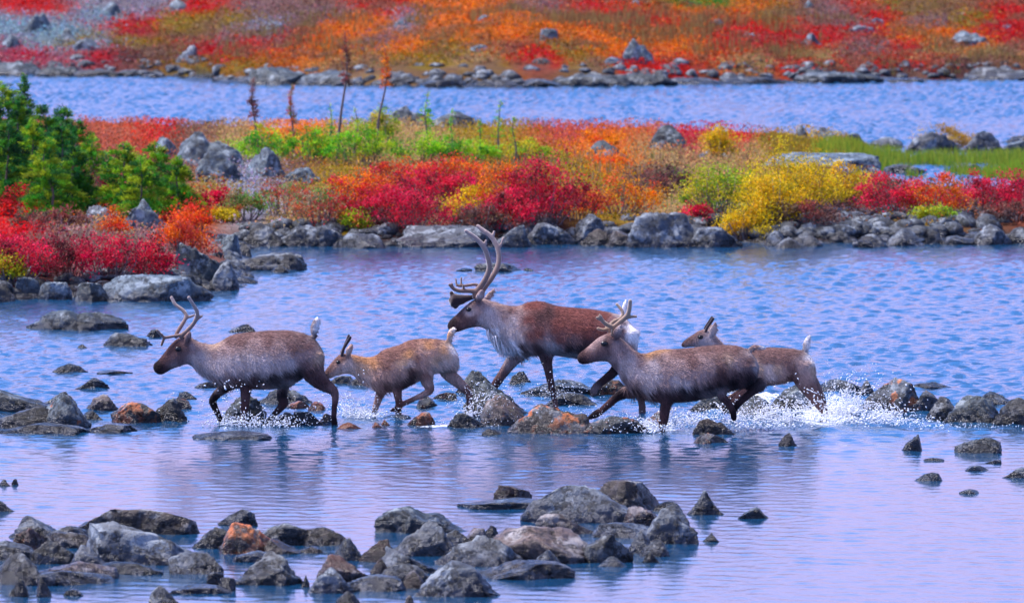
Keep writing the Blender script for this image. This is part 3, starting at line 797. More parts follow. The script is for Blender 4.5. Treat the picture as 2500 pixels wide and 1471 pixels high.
(1923, 2152, 176, 203, 'f', 'T', 'long smooth grey rock under the brown far bank', 0),
(2118, 2252, 191, 201, 'f', 'K', 'low dark rock under the dark brown far bank', 0),
(2354, 2592, 166, 197, 'l', 'K', 'large smooth rock at the end of the far shore', 0),
(1515, 1600, 100, 155, 'h', 'C', 'teal crag standing on the far slope near the shore', 0, 1),
(1455, 1525, 140, 160, 's', 'C', 'low pale stones beside the teal crag', 0, 1),
(430, 482, 112, 155, 'r', 'P', 'pale leaning slab on the far slope', 0, 1),
(1315, 1362, 70, 98, 'b', 'C', 'small blue block on the far slope above the crag', 0, 1),
(1950, 2005, 82, 108, 'd', 'C', 'blue boulder among crimson heath on the far slope', 0, 1),
(2070, 2132, 62, 80, 's', 'P', 'white-topped stone high on the far slope', 0, 1),
(2120, 2160, 45, 60, 'd', 'C', 'small blue stone behind the white-topped stone', 0, 1),
(2318, 2420, 78, 115, 'h', 'C', 'cluster-like blue and white rock on the far slope', 0, 1),
(1730, 1770, 48, 62, 's', 'P', 'pale stone in the red far heath below the green spot', 0, 1),
(1955, 1990, 2, 20, 'd', 'C', 'blue stone at the top of the far slope', 0, 1),
(1540, 1565, 0, 14, 'd', 'P', 'pale stone at the frame top on the far slope', 0, 1),
(960, 1000, 50, 66, 'd', 'C', 'blue stone in the grey patch of the far slope', 0, 1),
(1145, 1200, 110, 128, 's', 'C', 'flat pale stone in the orange far heath', 0, 1),
(1165, 1205, 38, 52, 'd', 'C', 'small blue stone high in the orange far heath', 0, 1),
(410, 465, 0, 25, 'd', 'C', 'blue rock at the frame top above the crimson patch', 0, 1),
(140, 195, 70, 105, 'd', 'C', 'blue boulder on the grey scree of the far slope', 0, 1),
(230, 300, 5, 40, 'd', 'C', 'large grey rock at the top of the scree', 0, 1),
(60, 130, 30, 80, 'h', 'C', 'rough grey rock on the scree near the frame edge', 0, 1),
(0, 60, 85, 120, 'd', 'C', 'low grey rock on the scree above the far corner', 0, 1),
(180, 250, 95, 125, 's', 'C', 'flat grey rock at the foot of the scree', 0, 1),
(640, 700, 55, 72, 's', 'P', 'pale flat stone in the mauve far heath', 0, 1),
(1810, 1850, 80, 92, 's', 'P', 'pale sliver of stone in the crimson far heath', 0, 1),
(2440, 2475, 60, 72, 'd', 'C', 'small blue stone in the far heath near the frame edge', 0, 1),
]
for t in ROCKS:
    rock(*t[:7], orange=t[7], onland=len(t) > 8, name='boulder' if t[1]-t[0] > 90 else 'rock')

# countless small stones between the shore boulders
def make_rubble():
    r = np.random.RandomState(55); A = Acc()
    for k in range(2100):
        if k % 7 == 6:
            u = r.uniform(1680, 2700); y = r.uniform(137.5, 142); x = (u-1250)/FPX*y; s = r.uniform(.10, .30)
        elif k % 3:
            i = r.randint(0, 16)
            a, b = LANDW[i], LANDW[i+1]
            t = r.rand(); p = a+(b-a)*t
            s = r.uniform(.06, .22)
            x, y = p[0]+r.normal(0, .1), p[1]+abs(r.normal(0, .5))-.25
        else:
            u = r.uniform(-200, 2700); y = CAM_Z*FPX/(np.interp(u, FAR_U, FAR_V)-VH)+abs(r.normal(0, 1.3))-.6
            x = (u-1250)/FPX*y; s = r.uniform(.10, .30)
        if abs(u_of(x, y)-1250) > 1500: continue
        z = max(float(terr([x], [y])[0]), -.05)
        V, F = ICO[2]
        q = V.copy()
        for j in range(8):
            n = r.normal(size=3); n /= np.linalg.norm(n)
            q -= (np.maximum(q@n-r.uniform(.5, .9), 0))[:, None]*n
        q = q*np.array([1, r.uniform(.6, 1), r.uniform(.4, .8)])*s
        A.add(q+np.array([x, y, z]), F)
    V, F, c = A.get()
    o = build('shore_rubble', V, F, M_ROCK); o.color = (.048, .062, .075, 0)
    tag(o, 'loose grey rubble along the rocky waterline', 'rubble', kind='stuff')
make_rubble()
# ------------------------------------------------------------------ reindeer
PAL = {'K': (.015, .009, .011), 'D': (.078, .038, .037), 'B': (.185, .100, .088), 'M': (.35, .23, .205), 'T': (.48, .32, .23), 'L': (.50, .395, .37), 'W': (.92, .88, .87), 'O': (.42, .22, .11), 'R': (.18, .058, .046)}
def remesh(acc_list, name, vox=.014):
    V, F, _ = acc_list.get()
    me = bpy.data.meshes.new('tmp')
    me.from_pydata(V.tolist(), [], [tuple(int(i) for i in q) for f in F for q in f])
    o = bpy.data.objects.new('tmp', me); col_root.objects.link(o)
    m = o.modifiers.new('r', 'REMESH'); m.mode = 'VOXEL'; m.voxel_size = vox
    s = o.modifiers.new('s', 'SMOOTH'); s.factor = .5; s.iterations = 5
    dg = bpy.context.evaluated_depsgraph_get()
    me2 = bpy.data.meshes.new_from_object(o.evaluated_get(dg))
    n = len(me2.vertices); co = np.empty(n*3, np.float32); me2.vertices.foreach_get('co', co)
    no = np.empty(n*3, np.float32); me2.vertices.foreach_get('normal', no)
    nl = len(me2.loops); li = np.empty(nl, np.int32); me2.loops.foreach_get('vertex_index', li)
    lt = np.empty(len(me2.polygons), np.int32); me2.polygons.foreach_get('loop_total', lt)
    ls = np.empty(len(me2.polygons), np.int32); me2.polygons.foreach_get('loop_start', ls)
    Q = [li[s:s+4] for s, t in zip(ls, lt) if t == 4]; T = [li[s:s+3] for s, t in zip(ls, lt) if t == 3]
    F = []
    if Q: F.append(np.array(Q))
    if T: F.append(np.array(T))
    bpy.data.objects.remove(o); bpy.data.meshes.remove(me); bpy.data.meshes.remove(me2)
    return co.reshape(-1, 3).astype(float), no.reshape(-1, 3).astype(float), F

def animal(D):
    ox, oy, k = D['zoom']; Y0 = D['Y']; r = np.random.RandomState(D['seed'])
    s = ppm(Y0)*k                                     # zoomed pixels per metre
    def W(x, y, lat=0.): return P(ox+x/k, oy+y/k, Y0)+np.array([0, lat, 0])
    def inv(V): return np.stack([(u_of(V[:, 0], Y0)-ox)*k, (VH-oy+FPX*(CAM_Z-V[:, 2])/Y0*1.0)*k], 1)
    root_p = W(*D['base']); root_p[2] = 0
    root = empty('reindeer', root_p, D['label'], 'reindeer', 'reindeer crossing the stone bar')
    A = Acc()
    # trunk, neck and head: one loft of upright sections
    st = smooth_path(D['st'], 3)
    n = 24; a = np.linspace(0, 2*math.pi, n, endpoint=False)
    V = []
    for x, t, b, w in st:
        c = W(x, (t+b)/2); hh = (b-t)/2/s
        cy = np.sign(np.cos(a))*np.abs(np.cos(a))**.9; cz = np.sign(np.sin(a))*np.abs(np.sin(a))**.95
        wy = w*(1-.16*np.sin(a))                       # broader below than above
        V.append(np.stack([np.full(n, c[0]), c[1]+wy*cy, c[2]+hh*cz], 1))
    m = len(V); V = np.concatenate(V+[W(st[0][0]-3, (st[0][1]+st[0][2])/2)[None], W(st[-1][0]+3, (st[-1][1]+st[-1][2])/2)[None]])
    i = np.arange(m-1)[:, None]*n; j = np.arange(n)[None]; j2 = (j+1) % n
    A.add(V, np.stack([i+j, i+j2, i+n+j2, i+n+j], -1).reshape(-1, 4))
    jj = np.arange(n); jn = (jj+1) % n
    A.add(np.zeros((0, 3)), np.stack([np.full(n, m*n-A.n), jn-A.n, jj-A.n], 1))
    A.add(np.zeros((0, 3)), np.stack([np.full(n, m*n+1-A.n), (m-1)*n+jj-A.n, (m-1)*n+jn-A.n], 1))
    for leg in D['legs']:
        lat0, lat1, pts = leg
        p = smooth_path([(x, y, q) for x, y, q in pts], 4)
        tt = np.linspace(0, 1, len(p))
        C = np.array([W(x, y, lat0+(lat1-lat0)*min(1, t*1.6)) for (x, y, q), t in zip(p, tt)])
        R = p[:, 2]/s
        lat = np.interp(tt, [0, .35, 1], [.62, .8, .85])
        C = np.vstack([C[:1]*1.75-C[1:2]*.75 if 0 else C[:1]+np.array([[0, -.25*lat0, R[0]*.45]]), C]); R = np.concatenate([[R[0]*.55], R])
        Vt, Q, T = tube(C, R, 12, np.interp(np.arange(len(R)), [0, 4, 9, 14], [.44, .58, .74, .82]))
        A.add(Vt, Q); A.add(np.zeros((0, 3)), T-len(Vt))
    for lat, pts in D['ears']:
        p = smooth_path(pts, 3)
        C = np.array([W(x, y, lat*(1+.5*i/len(p))) for i, (x, y, q) in enumerate(p)])
        Vt, Q, T = tube(C, p[:, 2]/s, 10, .5)
        A.add(Vt, Q); A.add(np.zeros((0, 3)), T-len(Vt))
    if D.get('tail'):
        p = smooth_path(D['tail'], 3)
        Vt, Q, T = tube(np.array([W(x, y, 0) for x, y, q in p]), p[:, 2]/s*.8, 10, .8)
        A.add(Vt, Q); A.add(np.zeros((0, 3)), T-len(Vt))
    BV, BN, BF = remesh(A, 'b', D.get('vox', .014))
    keys = [(x, y) for x, y, c in D['col']]; cols = [PAL[c] for x, y, c in D['col']]
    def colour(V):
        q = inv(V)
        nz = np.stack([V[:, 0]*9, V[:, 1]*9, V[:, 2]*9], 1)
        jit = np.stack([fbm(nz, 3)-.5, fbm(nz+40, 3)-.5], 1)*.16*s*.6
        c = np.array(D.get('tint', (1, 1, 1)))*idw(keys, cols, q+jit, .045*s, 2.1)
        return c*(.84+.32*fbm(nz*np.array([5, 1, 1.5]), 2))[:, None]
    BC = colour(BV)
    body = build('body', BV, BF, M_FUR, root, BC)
    # coat: fine guard hairs lying along the body
    tri = np.concatenate([f[:, :3] for f in BF]+[f[:, [0, 2, 3]] for f in BF if f.shape[1] == 4])
    ar = np.linalg.norm(np.cross(BV[tri[:, 1]]-BV[tri[:, 0]], BV[tri[:, 2]]-BV[tri[:, 0]]), axis=1)
    nh = D.get('hairs', 13000)
    ti = r.choice(len(tri), nh, p=ar/ar.sum())
    b1, b2 = r.rand(nh), r.rand(nh); fl = b1+b2 > 1; b1[fl] = 1-b1[fl]; b2[fl] = 1-b2[fl]
    pt = BV[tri[ti, 0]]+b1[:, None]*(BV[tri[ti, 1]]-BV[tri[ti, 0]])+b2[:, None]*(BV[tri[ti, 2]]-BV[tri[ti, 0]])
    nn = BN[tri[ti, 0]]
    q = inv(pt)
    sx = np.array([p[0] for p in D['st']]); stp = np.array([p[1] for p in D['st']]); sbt = np.array([p[2] for p in D['st']])
    fr = (q[:, 1]-np.interp(q[:, 0], sx, stp))/(np.interp(q[:, 0], sx, sbt)-np.interp(q[:, 0], sx, stp)+1e-6)
    headx = D['head_x']; L = np.full(nh, .020)
    L = np.where((fr > .6) & (q[:, 0] > headx), .034, L)
    L = np.where((fr > .82) & (q[:, 0] > headx) & (q[:, 0] < headx+.30*(sx[-1]-headx)), .075, L)
    L = np.where((fr > .95) & (q[:, 0] > headx+.25*(sx[-1]-headx)), .028, L)
    L = np.where(fr > 1.1, .012, L)
    L = np.where(q[:, 0] < headx, .009, L)
    L = L*1.45*r.uniform(.7, 1.4, nh)
    dv = np.stack([np.where(fr > 1.05, .15, .75)+r.normal(0, .18, nh), r.normal(0, .15, nh), np.where(fr > .5, -.9, -.35)+r.normal(0, .18, nh)], 1)
    dv -= (dv*nn).sum(1)[:, None]*nn; dv /= np.linalg.norm(dv, axis=1)[:, None]+1e-6
    sd = np.cross(nn, dv)
    wd = r.uniform(.0022, .0042, nh)
    base = pt+nn*.001
    tip = base+dv*L[:, None]+nn*(L*.28)[:, None]
    HV = np.stack([base-sd*wd[:, None], base+sd*wd[:, None], tip], 1).reshape(-1, 3)
    strk = fbm(np.stack([pt[:, 0]*30+pt[:, 2]*12, pt[:, 1]*16, pt[:, 2]*7-pt[:, 0]*4], 1), 2)
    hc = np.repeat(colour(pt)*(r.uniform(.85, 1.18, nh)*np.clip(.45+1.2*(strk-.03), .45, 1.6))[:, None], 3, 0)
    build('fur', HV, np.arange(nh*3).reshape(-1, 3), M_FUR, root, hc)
    # antlers
    for lat0, spread, branches, cc in D['antlers']:
        B = Acc()
        for br in branches:
            p = smooth_path(br, 4)
            hgt = np.array([D['crown_y']-y for x, y, q in p])/s
            C = np.array([W(x, y, lat0+math.copysign(spread*max(0, h)**.8, lat0)) for (x, y, q), h in zip(p, hgt)])
            wob = 1+.10*(r.rand(len(p))-.5)
            Vt, Q, T = tube(C, p[:, 2]/s*wob, 10, .8)
            B.add(Vt, Q); B.add(np.zeros((0, 3)), T-len(Vt))
        AV, AN, AF = remesh(B, 'a', .008)
        base = np.array(cc[0]); tipc = np.array(cc[1])
        hf = np.clip((AV[:, 2]-AV[:, 2].min())/(np.ptp(AV[:, 2])+1e-6), 0, 1)
        build('antler', AV, AF, M_VELVET, root, base+(tipc-base)*hf[:, None]*.8)
    # eyes with dark lids, nostril
    for lat in (-1, 1):
        x, y, rr = D['eye']
        V, F = ICO[3]
        w = np.interp(x, sx, [p[3] for p in D['st']])
        c = W(x, y, lat*w*.90)
        build('eye', V*np.array([1.15, .7, .85])*rr/s+c, F, M_EYE, root)
    if D.get('beard'):
        B = Acc()
        for kk in range(420):
            t = r.rand(); x = np.interp(t, [0, 1], [p for p in (D['beard'][0][0], D['beard'][-1][0])])
            y = np.interp(x, [b[0] for b in D['beard']], [b[1] for b in D['beard']]); ln = np.interp(x, [b[0] for b in D['beard']], [b[2] for b in D['beard']])
            x += r.normal(0, 4); y += r.uniform(-45, -5); ln *= r.uniform(.55, 1.15)
            la = r.normal(0, .05)
            p = smooth_path([(x, y, 3.2), (x+ln*.10+r.normal(0, 4), y+ln*.5, 2.6), (x+ln*.24+r.normal(0, 7), y+ln, .5)], 3)
            Vt, Q, T = tube(np.array([W(px, py, la) for px, py, q in p]), p[:, 2]/s, 4)
            cw = np.array(PAL['W'])*r.uniform(.75, 1.1)
            B.add(Vt, Q, cw); B.add(np.zeros((0, 3)), T-len(Vt), np.zeros((0, 3)))
        V, F, c = B.get()
        build('beard', V, F, M_FUR, root, c)
    return root
VB = ((.17, .095, .07), (.50, .38, .33)); VD = ((.055, .035, .04), (.03, .02, .025)); VP = ((.26, .15, .09), (.5, .38, .28))  # base and tip colours; the pale tips paint in the backlit velvet rim

LEAD = dict(zoom=(340, 690, 3.871), Y=92.0, seed=1, base=(1000, 1340), head_x=500, crown_y=500, hairs=15000,
 label='lead reindeer with forked velvet antlers, grey flanks and head lowered, walking in front',
 st=[(133, 772, 818, .02), (145, 755, 840, .04), (170, 736, 860, .055), (205, 698, 869, .06), (250, 640, 848, .062), (300, 577, 818, .076), (340, 541, 803, .085), (380, 512, 790, .09), (420, 500, 776, .09), (450, 497, 768, .085), (490, 513, 785, .085), (540, 545, 828, .09), (600, 566, 872, .10), (660, 578, 910, .12), (720, 574, 942, .15), (770, 552, 960, .17), (850, 503, 978, .20), (950, 474, 995, .22), (1100, 461, 1005, .245), (1250, 449, 1005, .25), (1400, 448, 985, .24), (1480, 458, 940, .22), (1560, 478, 890, .20), (1640, 520, 850, .18), (1700, 585, 800, .15), (1735, 650, 760, .11), (1748, 690, 730, .05)],
 legs=[(-.10, -.12, [(950, 800, 105), (985, 900, 74), (1005, 1000, 52), (1006, 1090, 45), (1000, 1160, 42), (985, 1240, 32), (973, 1310, 28), (968, 1350, 32), (960, 1400, 30)]),
       (.10, .13, [(930, 830, 90), (860, 960, 60), (765, 1025, 48), (692, 1110, 38), (700, 1160, 36), (735, 1240, 30), (770, 1310, 28), (790, 1345, 32), (800, 1400, 30)]),
       (-.10, -.13, [(1600, 680, 150), (1630, 800, 128), (1690, 900, 92), (1770, 965, 66), (1840, 1015, 46), (1855, 1080, 36), (1846, 1170, 28), (1842, 1270, 28), (1848, 1330, 33), (1848, 1400, 30)]),
       (.10, .12, [(1520, 700, 140), (1440, 850, 90), (1360, 980, 55), (1345, 1080, 50), (1362, 1145, 46), (1310, 1210, 34), (1250, 1280, 30), (1215, 1330, 32), (1200, 1390, 30)])],
 ears=[(-.075, [(462, 570, 22), (462, 515, 38), (478, 470, 24), (486, 452, 12)]), (.09, [(440, 540, 20), (430, 500, 30), (425, 470, 12)])],
 tail=[(1655, 520, 26), (1652, 440, 50), (1674, 370, 48), (1686, 322, 18)], eye=(372, 620, 27),
 antlers=[(-.045, .22, [[(395, 515, 24), (410, 488, 23), (460, 445, 22), (520, 375, 22), (550, 305, 21), (545, 255, 21), (505, 185, 19), (470, 125, 17)], [(548, 345, 15), (575, 322, 14), (602, 305, 12)],
            [(395, 490, 18), (320, 503, 16), (245, 512, 16), (205, 485, 15), (165, 440, 14)], [(240, 515, 15), (222, 558, 15), (210, 592, 14)], [(225, 500, 13), (212, 478, 12)]], VB),
          (.045, .22, [[(345, 520, 22), (352, 480, 21), (385, 425, 21), (425, 360, 20), (440, 315, 20), (405, 262, 19), (340, 215, 18), (312, 170, 17), (297, 138, 17)], [(440, 335, 15), (485, 322, 14), (520, 308, 12)]], VB)],
 col=[(150, 800, 'K'), (165, 760, 'K'), (200, 800, 'K'), (230, 720, 'D'), (270, 650, 'D'), (250, 820, 'D'), (300, 740, 'B'), (330, 790, 'M'), (300, 620, 'D'), (350, 560, 'D'), (340, 690, 'B'), (410, 690, 'B'), (372, 620, 'K'), (420, 540, 'B'), (440, 620, 'B'), (460, 740, 'M'), (465, 500, 'M'), (475, 560, 'D'),
  (520, 590, 'M'), (520, 700, 'L'), (520, 800, 'L'), (600, 680, 'L'), (600, 590, 'M'), (620, 830, 'L'), (700, 800, 'L'), (700, 660, 'M'), (700, 590, 'T'), (760, 720, 'L'), (760, 870, 'L'), (720, 930, 'M'), (830, 900, 'M'), (830, 780, 'L'), (800, 620, 'M'),
  (880, 620, 'M'), (900, 720, 'L'), (900, 830, 'L'), (850, 520, 'B'), (900, 910, 'B'), (970, 940, 'D'), (940, 560, 'B'), (1000, 480, 'B'), (1200, 465, 'B'), (1400, 465, 'B'), (1550, 505, 'B'), (1100, 600, 'M'), (1250, 560, 'B'), (1320, 620, 'M'), (1450, 620, 'B'), (1500, 700, 'M'),
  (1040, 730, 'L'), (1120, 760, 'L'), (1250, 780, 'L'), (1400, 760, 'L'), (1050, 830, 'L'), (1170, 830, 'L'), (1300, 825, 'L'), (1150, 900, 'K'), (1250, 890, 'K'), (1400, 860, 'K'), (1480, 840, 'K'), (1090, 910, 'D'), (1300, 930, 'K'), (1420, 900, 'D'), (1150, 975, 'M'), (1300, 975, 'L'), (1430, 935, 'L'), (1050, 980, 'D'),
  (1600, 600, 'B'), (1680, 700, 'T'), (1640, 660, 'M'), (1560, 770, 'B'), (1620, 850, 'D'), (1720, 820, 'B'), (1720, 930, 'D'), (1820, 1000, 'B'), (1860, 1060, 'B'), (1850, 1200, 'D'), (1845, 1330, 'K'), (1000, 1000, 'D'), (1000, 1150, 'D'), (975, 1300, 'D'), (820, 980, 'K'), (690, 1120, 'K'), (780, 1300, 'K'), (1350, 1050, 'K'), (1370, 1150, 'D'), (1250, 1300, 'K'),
  (1612, 430, 'B'), (1635, 360, 'B'), (1672, 450, 'W'), (1676, 380, 'W'), (1684, 320, 'W'), (1700, 430, 'W'), (1660, 520, 'D')])

CALF = dict(zoom=(760, 760, 4.902), Y=93.2, seed=2, base=(1100, 1250), head_x=500, crown_y=520, hairs=10000, vox=.012, tint=(1.3, 1.18, 1.05),
 label='wet brown calf with short spike antlers and raised white tail, nose down behind the lead',
 st=[(158, 722, 745, .02), (170, 700, 776, .033), (200, 660, 802, .045), (240, 610, 796, .05), (280, 565, 776, .058), (320, 525, 765, .066), (360, 502, 755, .072), (400, 500, 746, .075), (440, 503, 745, .07), (490, 512, 762, .07), (550, 525, 802, .07), (620, 540, 848, .08), (700, 545, 895, .10), (760, 530, 930, .12), (820, 490, 955, .14), (880, 450, 965, .15), (960, 425, 960, .165), (1060, 395, 945, .17), (1150, 350, 900, .17), (1250, 328, 850, .165), (1350, 322, 800, .16), (1450, 325, 752, .155), (1550, 338, 732, .14), (1640, 365, 722, .12), (1700, 420, 720, .10), (1745, 500, 700, .07), (1765, 580, 650, .03)],
 legs=[(.07, .09, [(850, 820, 90), (835, 900, 72), (830, 970, 55), (800, 1060, 47), (768, 1150, 40), (745, 1240, 36), (735, 1300, 34)]),
       (-.08, -.10, [(980, 800, 110), (1010, 890, 78), (1030, 960, 54), (1045, 1060, 43), (1045, 1150, 40), (1045, 1250, 38), (1045, 1310, 34)]),
       (-.09, -.12, [(1340, 560, 165), (1355, 700, 118), (1385, 820, 78), (1420, 915, 56), (1400, 955, 46), (1330, 990, 38), (1220, 1040, 32), (1110, 1090, 32), (1030, 1145, 30), (950, 1178, 20)]),
       (.07, .10, [(1600, 600, 130), (1640, 740, 92), (1750, 845, 72), (1845, 930, 58), (1888, 1000, 46), (1890, 1090, 37), (1905, 1170, 32), (1920, 1260, 32)])],
 ears=[(-.06, [(440, 535, 26), (452, 465, 46), (485, 410, 26), (502, 380, 12)]), (.06, [(430, 510, 22), (450, 450, 34), (478, 390, 12)])],
 tail=[(1655, 400, 28), (1652, 320, 44), (1675, 250, 50), (1705, 200, 28), (1712, 185, 12)], eye=(325, 602, 24),
 antlers=[(-.035, .08, [[(365, 530, 24), (385, 450, 21), (420, 385, 21), (455, 330, 22), (472, 295, 18)]], VD), (.035, .08, [[(360, 500, 22), (395, 420, 19), (430, 340, 19), (452, 280, 17)]], VD)],
 col=[(175, 740, 'K'), (200, 780, 'D'), (210, 690, 'D'), (240, 770, 'M'), (260, 640, 'D'), (250, 720, 'M'), (290, 750, 'L'), (300, 660, 'M'), (325, 600, 'K'), (320, 550, 'B'), (355, 650, 'M'), (370, 560, 'D'), (400, 690, 'L'), (420, 640, 'L'), (440, 560, 'M'), (450, 460, 'L'), (485, 400, 'M'), (480, 620, 'L'),
  (520, 540, 'O'), (560, 640, 'T'), (560, 760, 'L'), (640, 570, 'O'), (650, 680, 'T'), (660, 820, 'L'), (740, 600, 'O'), (740, 720, 'M'), (760, 850, 'M'), (800, 550, 'B'), (850, 500, 'B'), (900, 450, 'B'), (950, 560, 'B'), (900, 650, 'B'), (850, 780, 'M'), (880, 900, 'B'), (960, 760, 'M'), (1000, 680, 'M'), (1020, 500, 'B'), (1060, 420, 'B'), (1100, 600, 'T'), (1150, 500, 'O'), (1160, 620, 'L'), (1120, 750, 'M'), (1200, 720, 'D'), (1150, 820, 'K'), (1080, 880, 'D'), (1220, 780, 'K'), (1280, 820, 'M'),
  (1200, 370, 'B'), (1350, 340, 'B'), (1500, 345, 'B'), (1400, 400, 'O'), (1350, 480, 'M'), (1450, 480, 'M'), (1280, 560, 'B'), (1350, 620, 'M'), (1500, 600, 'T'), (1600, 450, 'O'), (1620, 550, 'T'), (1480, 700, 'L'), (1550, 650, 'L'), (1640, 650, 'L'), (1690, 440, 'W'), (1715, 480, 'W'), (1745, 560, 'L'), (1720, 660, 'L'), (1700, 720, 'M'), (1360, 760, 'B'), (1400, 850, 'M'), (1430, 930, 'B'), (1330, 985, 'M'), (1150, 1070, 'B'), (960, 1180, 'K'), (1640, 790, 'M'), (1760, 860, 'M'), (1880, 970, 'B'), (1900, 1150, 'D'),
  (830, 960, 'B'), (780, 1120, 'M'), (740, 1250, 'D'), (1030, 960, 'B'), (1045, 1100, 'D'), (1045, 1250, 'D'), (1640, 350, 'D'), (1635, 290, 'O'), (1660, 250, 'O'), (1700, 220, 'W'), (1690, 330, 'W')])

BULL = dict(zoom=(1040, 530, 2.775), Y=94.0, seed=3, base=(850, 1300), head_x=420, crown_y=545, hairs=17000, vox=.016,
 label='tallest reindeer, a dark brown bull with long sweeping antlers and white throat beard',
 st=[(146, 725, 748, .03), (156, 705, 764, .05), (180, 680, 780, .066), (215, 650, 777, .072), (250, 615, 765, .08), (285, 585, 753, .095), (320, 560, 746, .11), (360, 545, 742, .11), (400, 550, 756, .11), (440, 565, 786, .12), (490, 580, 830, .14), (540, 594, 872, .16), (590, 600, 905, .19), (640, 595, 925, .22), (690, 575, 935, .25), (740, 567, 940, .27), (800, 572, 937, .29), (880, 598, 937, .30), (980, 610, 952, .31), (1080, 617, 967, .31), (1160, 628, 952, .29), (1230, 640, 922, .27), (1300, 658, 900, .24), (1350, 685, 890, .20), (1380, 716, 882, .17), (1400, 742, 866, .12), (1412, 772, 846, .07), (1416, 798, 824, .03)],
 legs=[(-.12, -.15, [(800, 840, 85), (810, 920, 56), (820, 980, 38), (834, 1060, 29), (850, 1140, 26), (865, 1210, 20), (880, 1270, 20), (872, 1300, 22), (830, 1325, 20), (795, 1345, 12)]),
       (.12, .15, [(690, 840, 95), (640, 910, 66), (580, 980, 46), (520, 1065, 34), (478, 1125, 32), (440, 1185, 24), (408, 1240, 24), (380, 1300, 26), (370, 1330, 18)]),
       (.12, .15, [(1260, 790, 140), (1295, 900, 85), (1310, 985, 46), (1275, 1050, 36), (1210, 1105, 29), (1150, 1155, 27), (1135, 1195, 26), (1130, 1215, 16)]),
       (-.12, -.15, [(1330, 790, 125), (1370, 920, 70), (1425, 1030, 44), (1440, 1080, 34), (1450, 1180, 26), (1462, 1270, 26), (1462, 1330, 26)])],
 ears=[(-.10, [(355, 570, 20), (364, 535, 30), (378, 500, 22), (386, 484, 10)]), (.12, [(400, 560, 18), (430, 535, 24), (455, 502, 16), (465, 486, 8)])],
 tail=[(1345, 690, 22), (1345, 640, 26), (1350, 590, 24), (1358, 560, 12)], eye=(290, 622, 17),
 beard=[(415, 790, 60), (460, 830, 105), (510, 868, 105), (560, 895, 75), (600, 908, 35)],
 antlers=[(-.06, .16, [[(338, 545, 26), (345, 505, 24), (395, 430, 21), (430, 345, 20), (420, 270, 18), (390, 195, 18), (335, 135, 16), (265, 85, 12)], [(392, 205, 11), (402, 180, 11), (407, 150, 9)],
            [(345, 500, 20), (290, 496, 17), (235, 497, 15), (190, 483, 14), (155, 450, 9)], [(190, 483, 10), (180, 462, 9), (176, 443, 8)], [(258, 492, 9), (254, 470, 9), (252, 452, 8)]], VB),
          (.05, .16, [[(372, 545, 24), (385, 490, 22), (432, 430, 21), (478, 355, 19), (495, 280, 18), (482, 205, 18), (440, 135, 17), (390, 97, 17), (345, 60, 12)], [(455, 165, 11), (455, 135, 10), (462, 98, 9)], [(490, 215, 11), (508, 190, 10), (527, 140, 9)],
            [(375, 490, 15), (340, 458, 12), (290, 463, 11), (240, 468, 11), (205, 462, 10)], [(240, 468, 9), (238, 435, 8), (237, 408, 7)], [(208, 465, 9), (204, 440, 8), (202, 418, 7)]], VB),
          (-.02, .02, [[(325, 538, 18), (285, 546, 22), (240, 556, 36), (205, 560, 46), (185, 562, 50), (172, 560, 40)], [(180, 530, 18), (170, 505, 14)], [(205, 590, 24), (195, 615, 14)]], ((.035, .02, .022), (.05, .03, .03)))],
 col=[(155, 735, 'K'), (175, 700, 'K'), (180, 760, 'D'), (230, 660, 'D'), (215, 740, 'D'), (270, 690, 'D'), (250, 750, 'B'), (290, 622, 'L'), (292, 640, 'L'), (270, 610, 'D'), (300, 590, 'D'), (320, 680, 'B'), (320, 740, 'B'), (340, 580, 'D'), (350, 640, 'M'), (370, 530, 'L'), (378, 500, 'M'), (380, 590, 'M'), (370, 690, 'L'), (400, 740, 'L'),
  (420, 580, 'M'), (420, 660, 'L'), (450, 780, 'W'), (480, 720, 'L'), (500, 600, 'M'), (520, 680, 'M'), (530, 780, 'L'), (540, 860, 'W'), (580, 620, 'B'), (590, 700, 'L'), (600, 800, 'L'), (590, 890, 'W'), (640, 640, 'M'), (645, 740, 'M'), (650, 820, 'L'), (640, 880, 'D'), (690, 600, 'R'), (690, 700, 'R'), (690, 800, 'R'), (740, 580, 'R'), (760, 680, 'D'), (760, 780, 'R'), (740, 880, 'D'), (700, 900, 'M'), (850, 640, 'D'), (900, 620, 'R'), (900, 720, 'R'), (900, 820, 'R'), (830, 860, 'L'), (870, 870, 'L'), (800, 830, 'M'), (780, 900, 'D'),
  (1000, 630, 'R'), (1000, 740, 'R'), (1000, 840, 'B'), (960, 890, 'K'), (1050, 900, 'K'), (950, 935, 'L'), (1040, 950, 'L'), (1100, 640, 'R'), (1100, 760, 'R'), (1100, 860, 'D'), (1160, 920, 'D'), (1200, 660, 'R'), (1200, 780, 'R'), (1250, 860, 'D'), (1300, 700, 'R'), (1330, 780, 'R'), (1360, 730, 'W'), (1385, 780, 'W'), (1395, 820, 'W'), (1370, 860, 'M'), (1345, 650, 'W'), (1350, 590, 'W'), (1340, 700, 'M'),
  (620, 930, 'M'), (580, 980, 'M'), (520, 1070, 'B'), (460, 1150, 'D'), (400, 1250, 'D'), (820, 960, 'D'), (835, 1060, 'D'), (855, 1180, 'D'), (875, 1280, 'B'), (800, 1340, 'K'), (1300, 1000, 'K'), (1220, 1100, 'D'), (1150, 1190, 'M'), (1130, 1215, 'K'), (1450, 1100, 'D')])

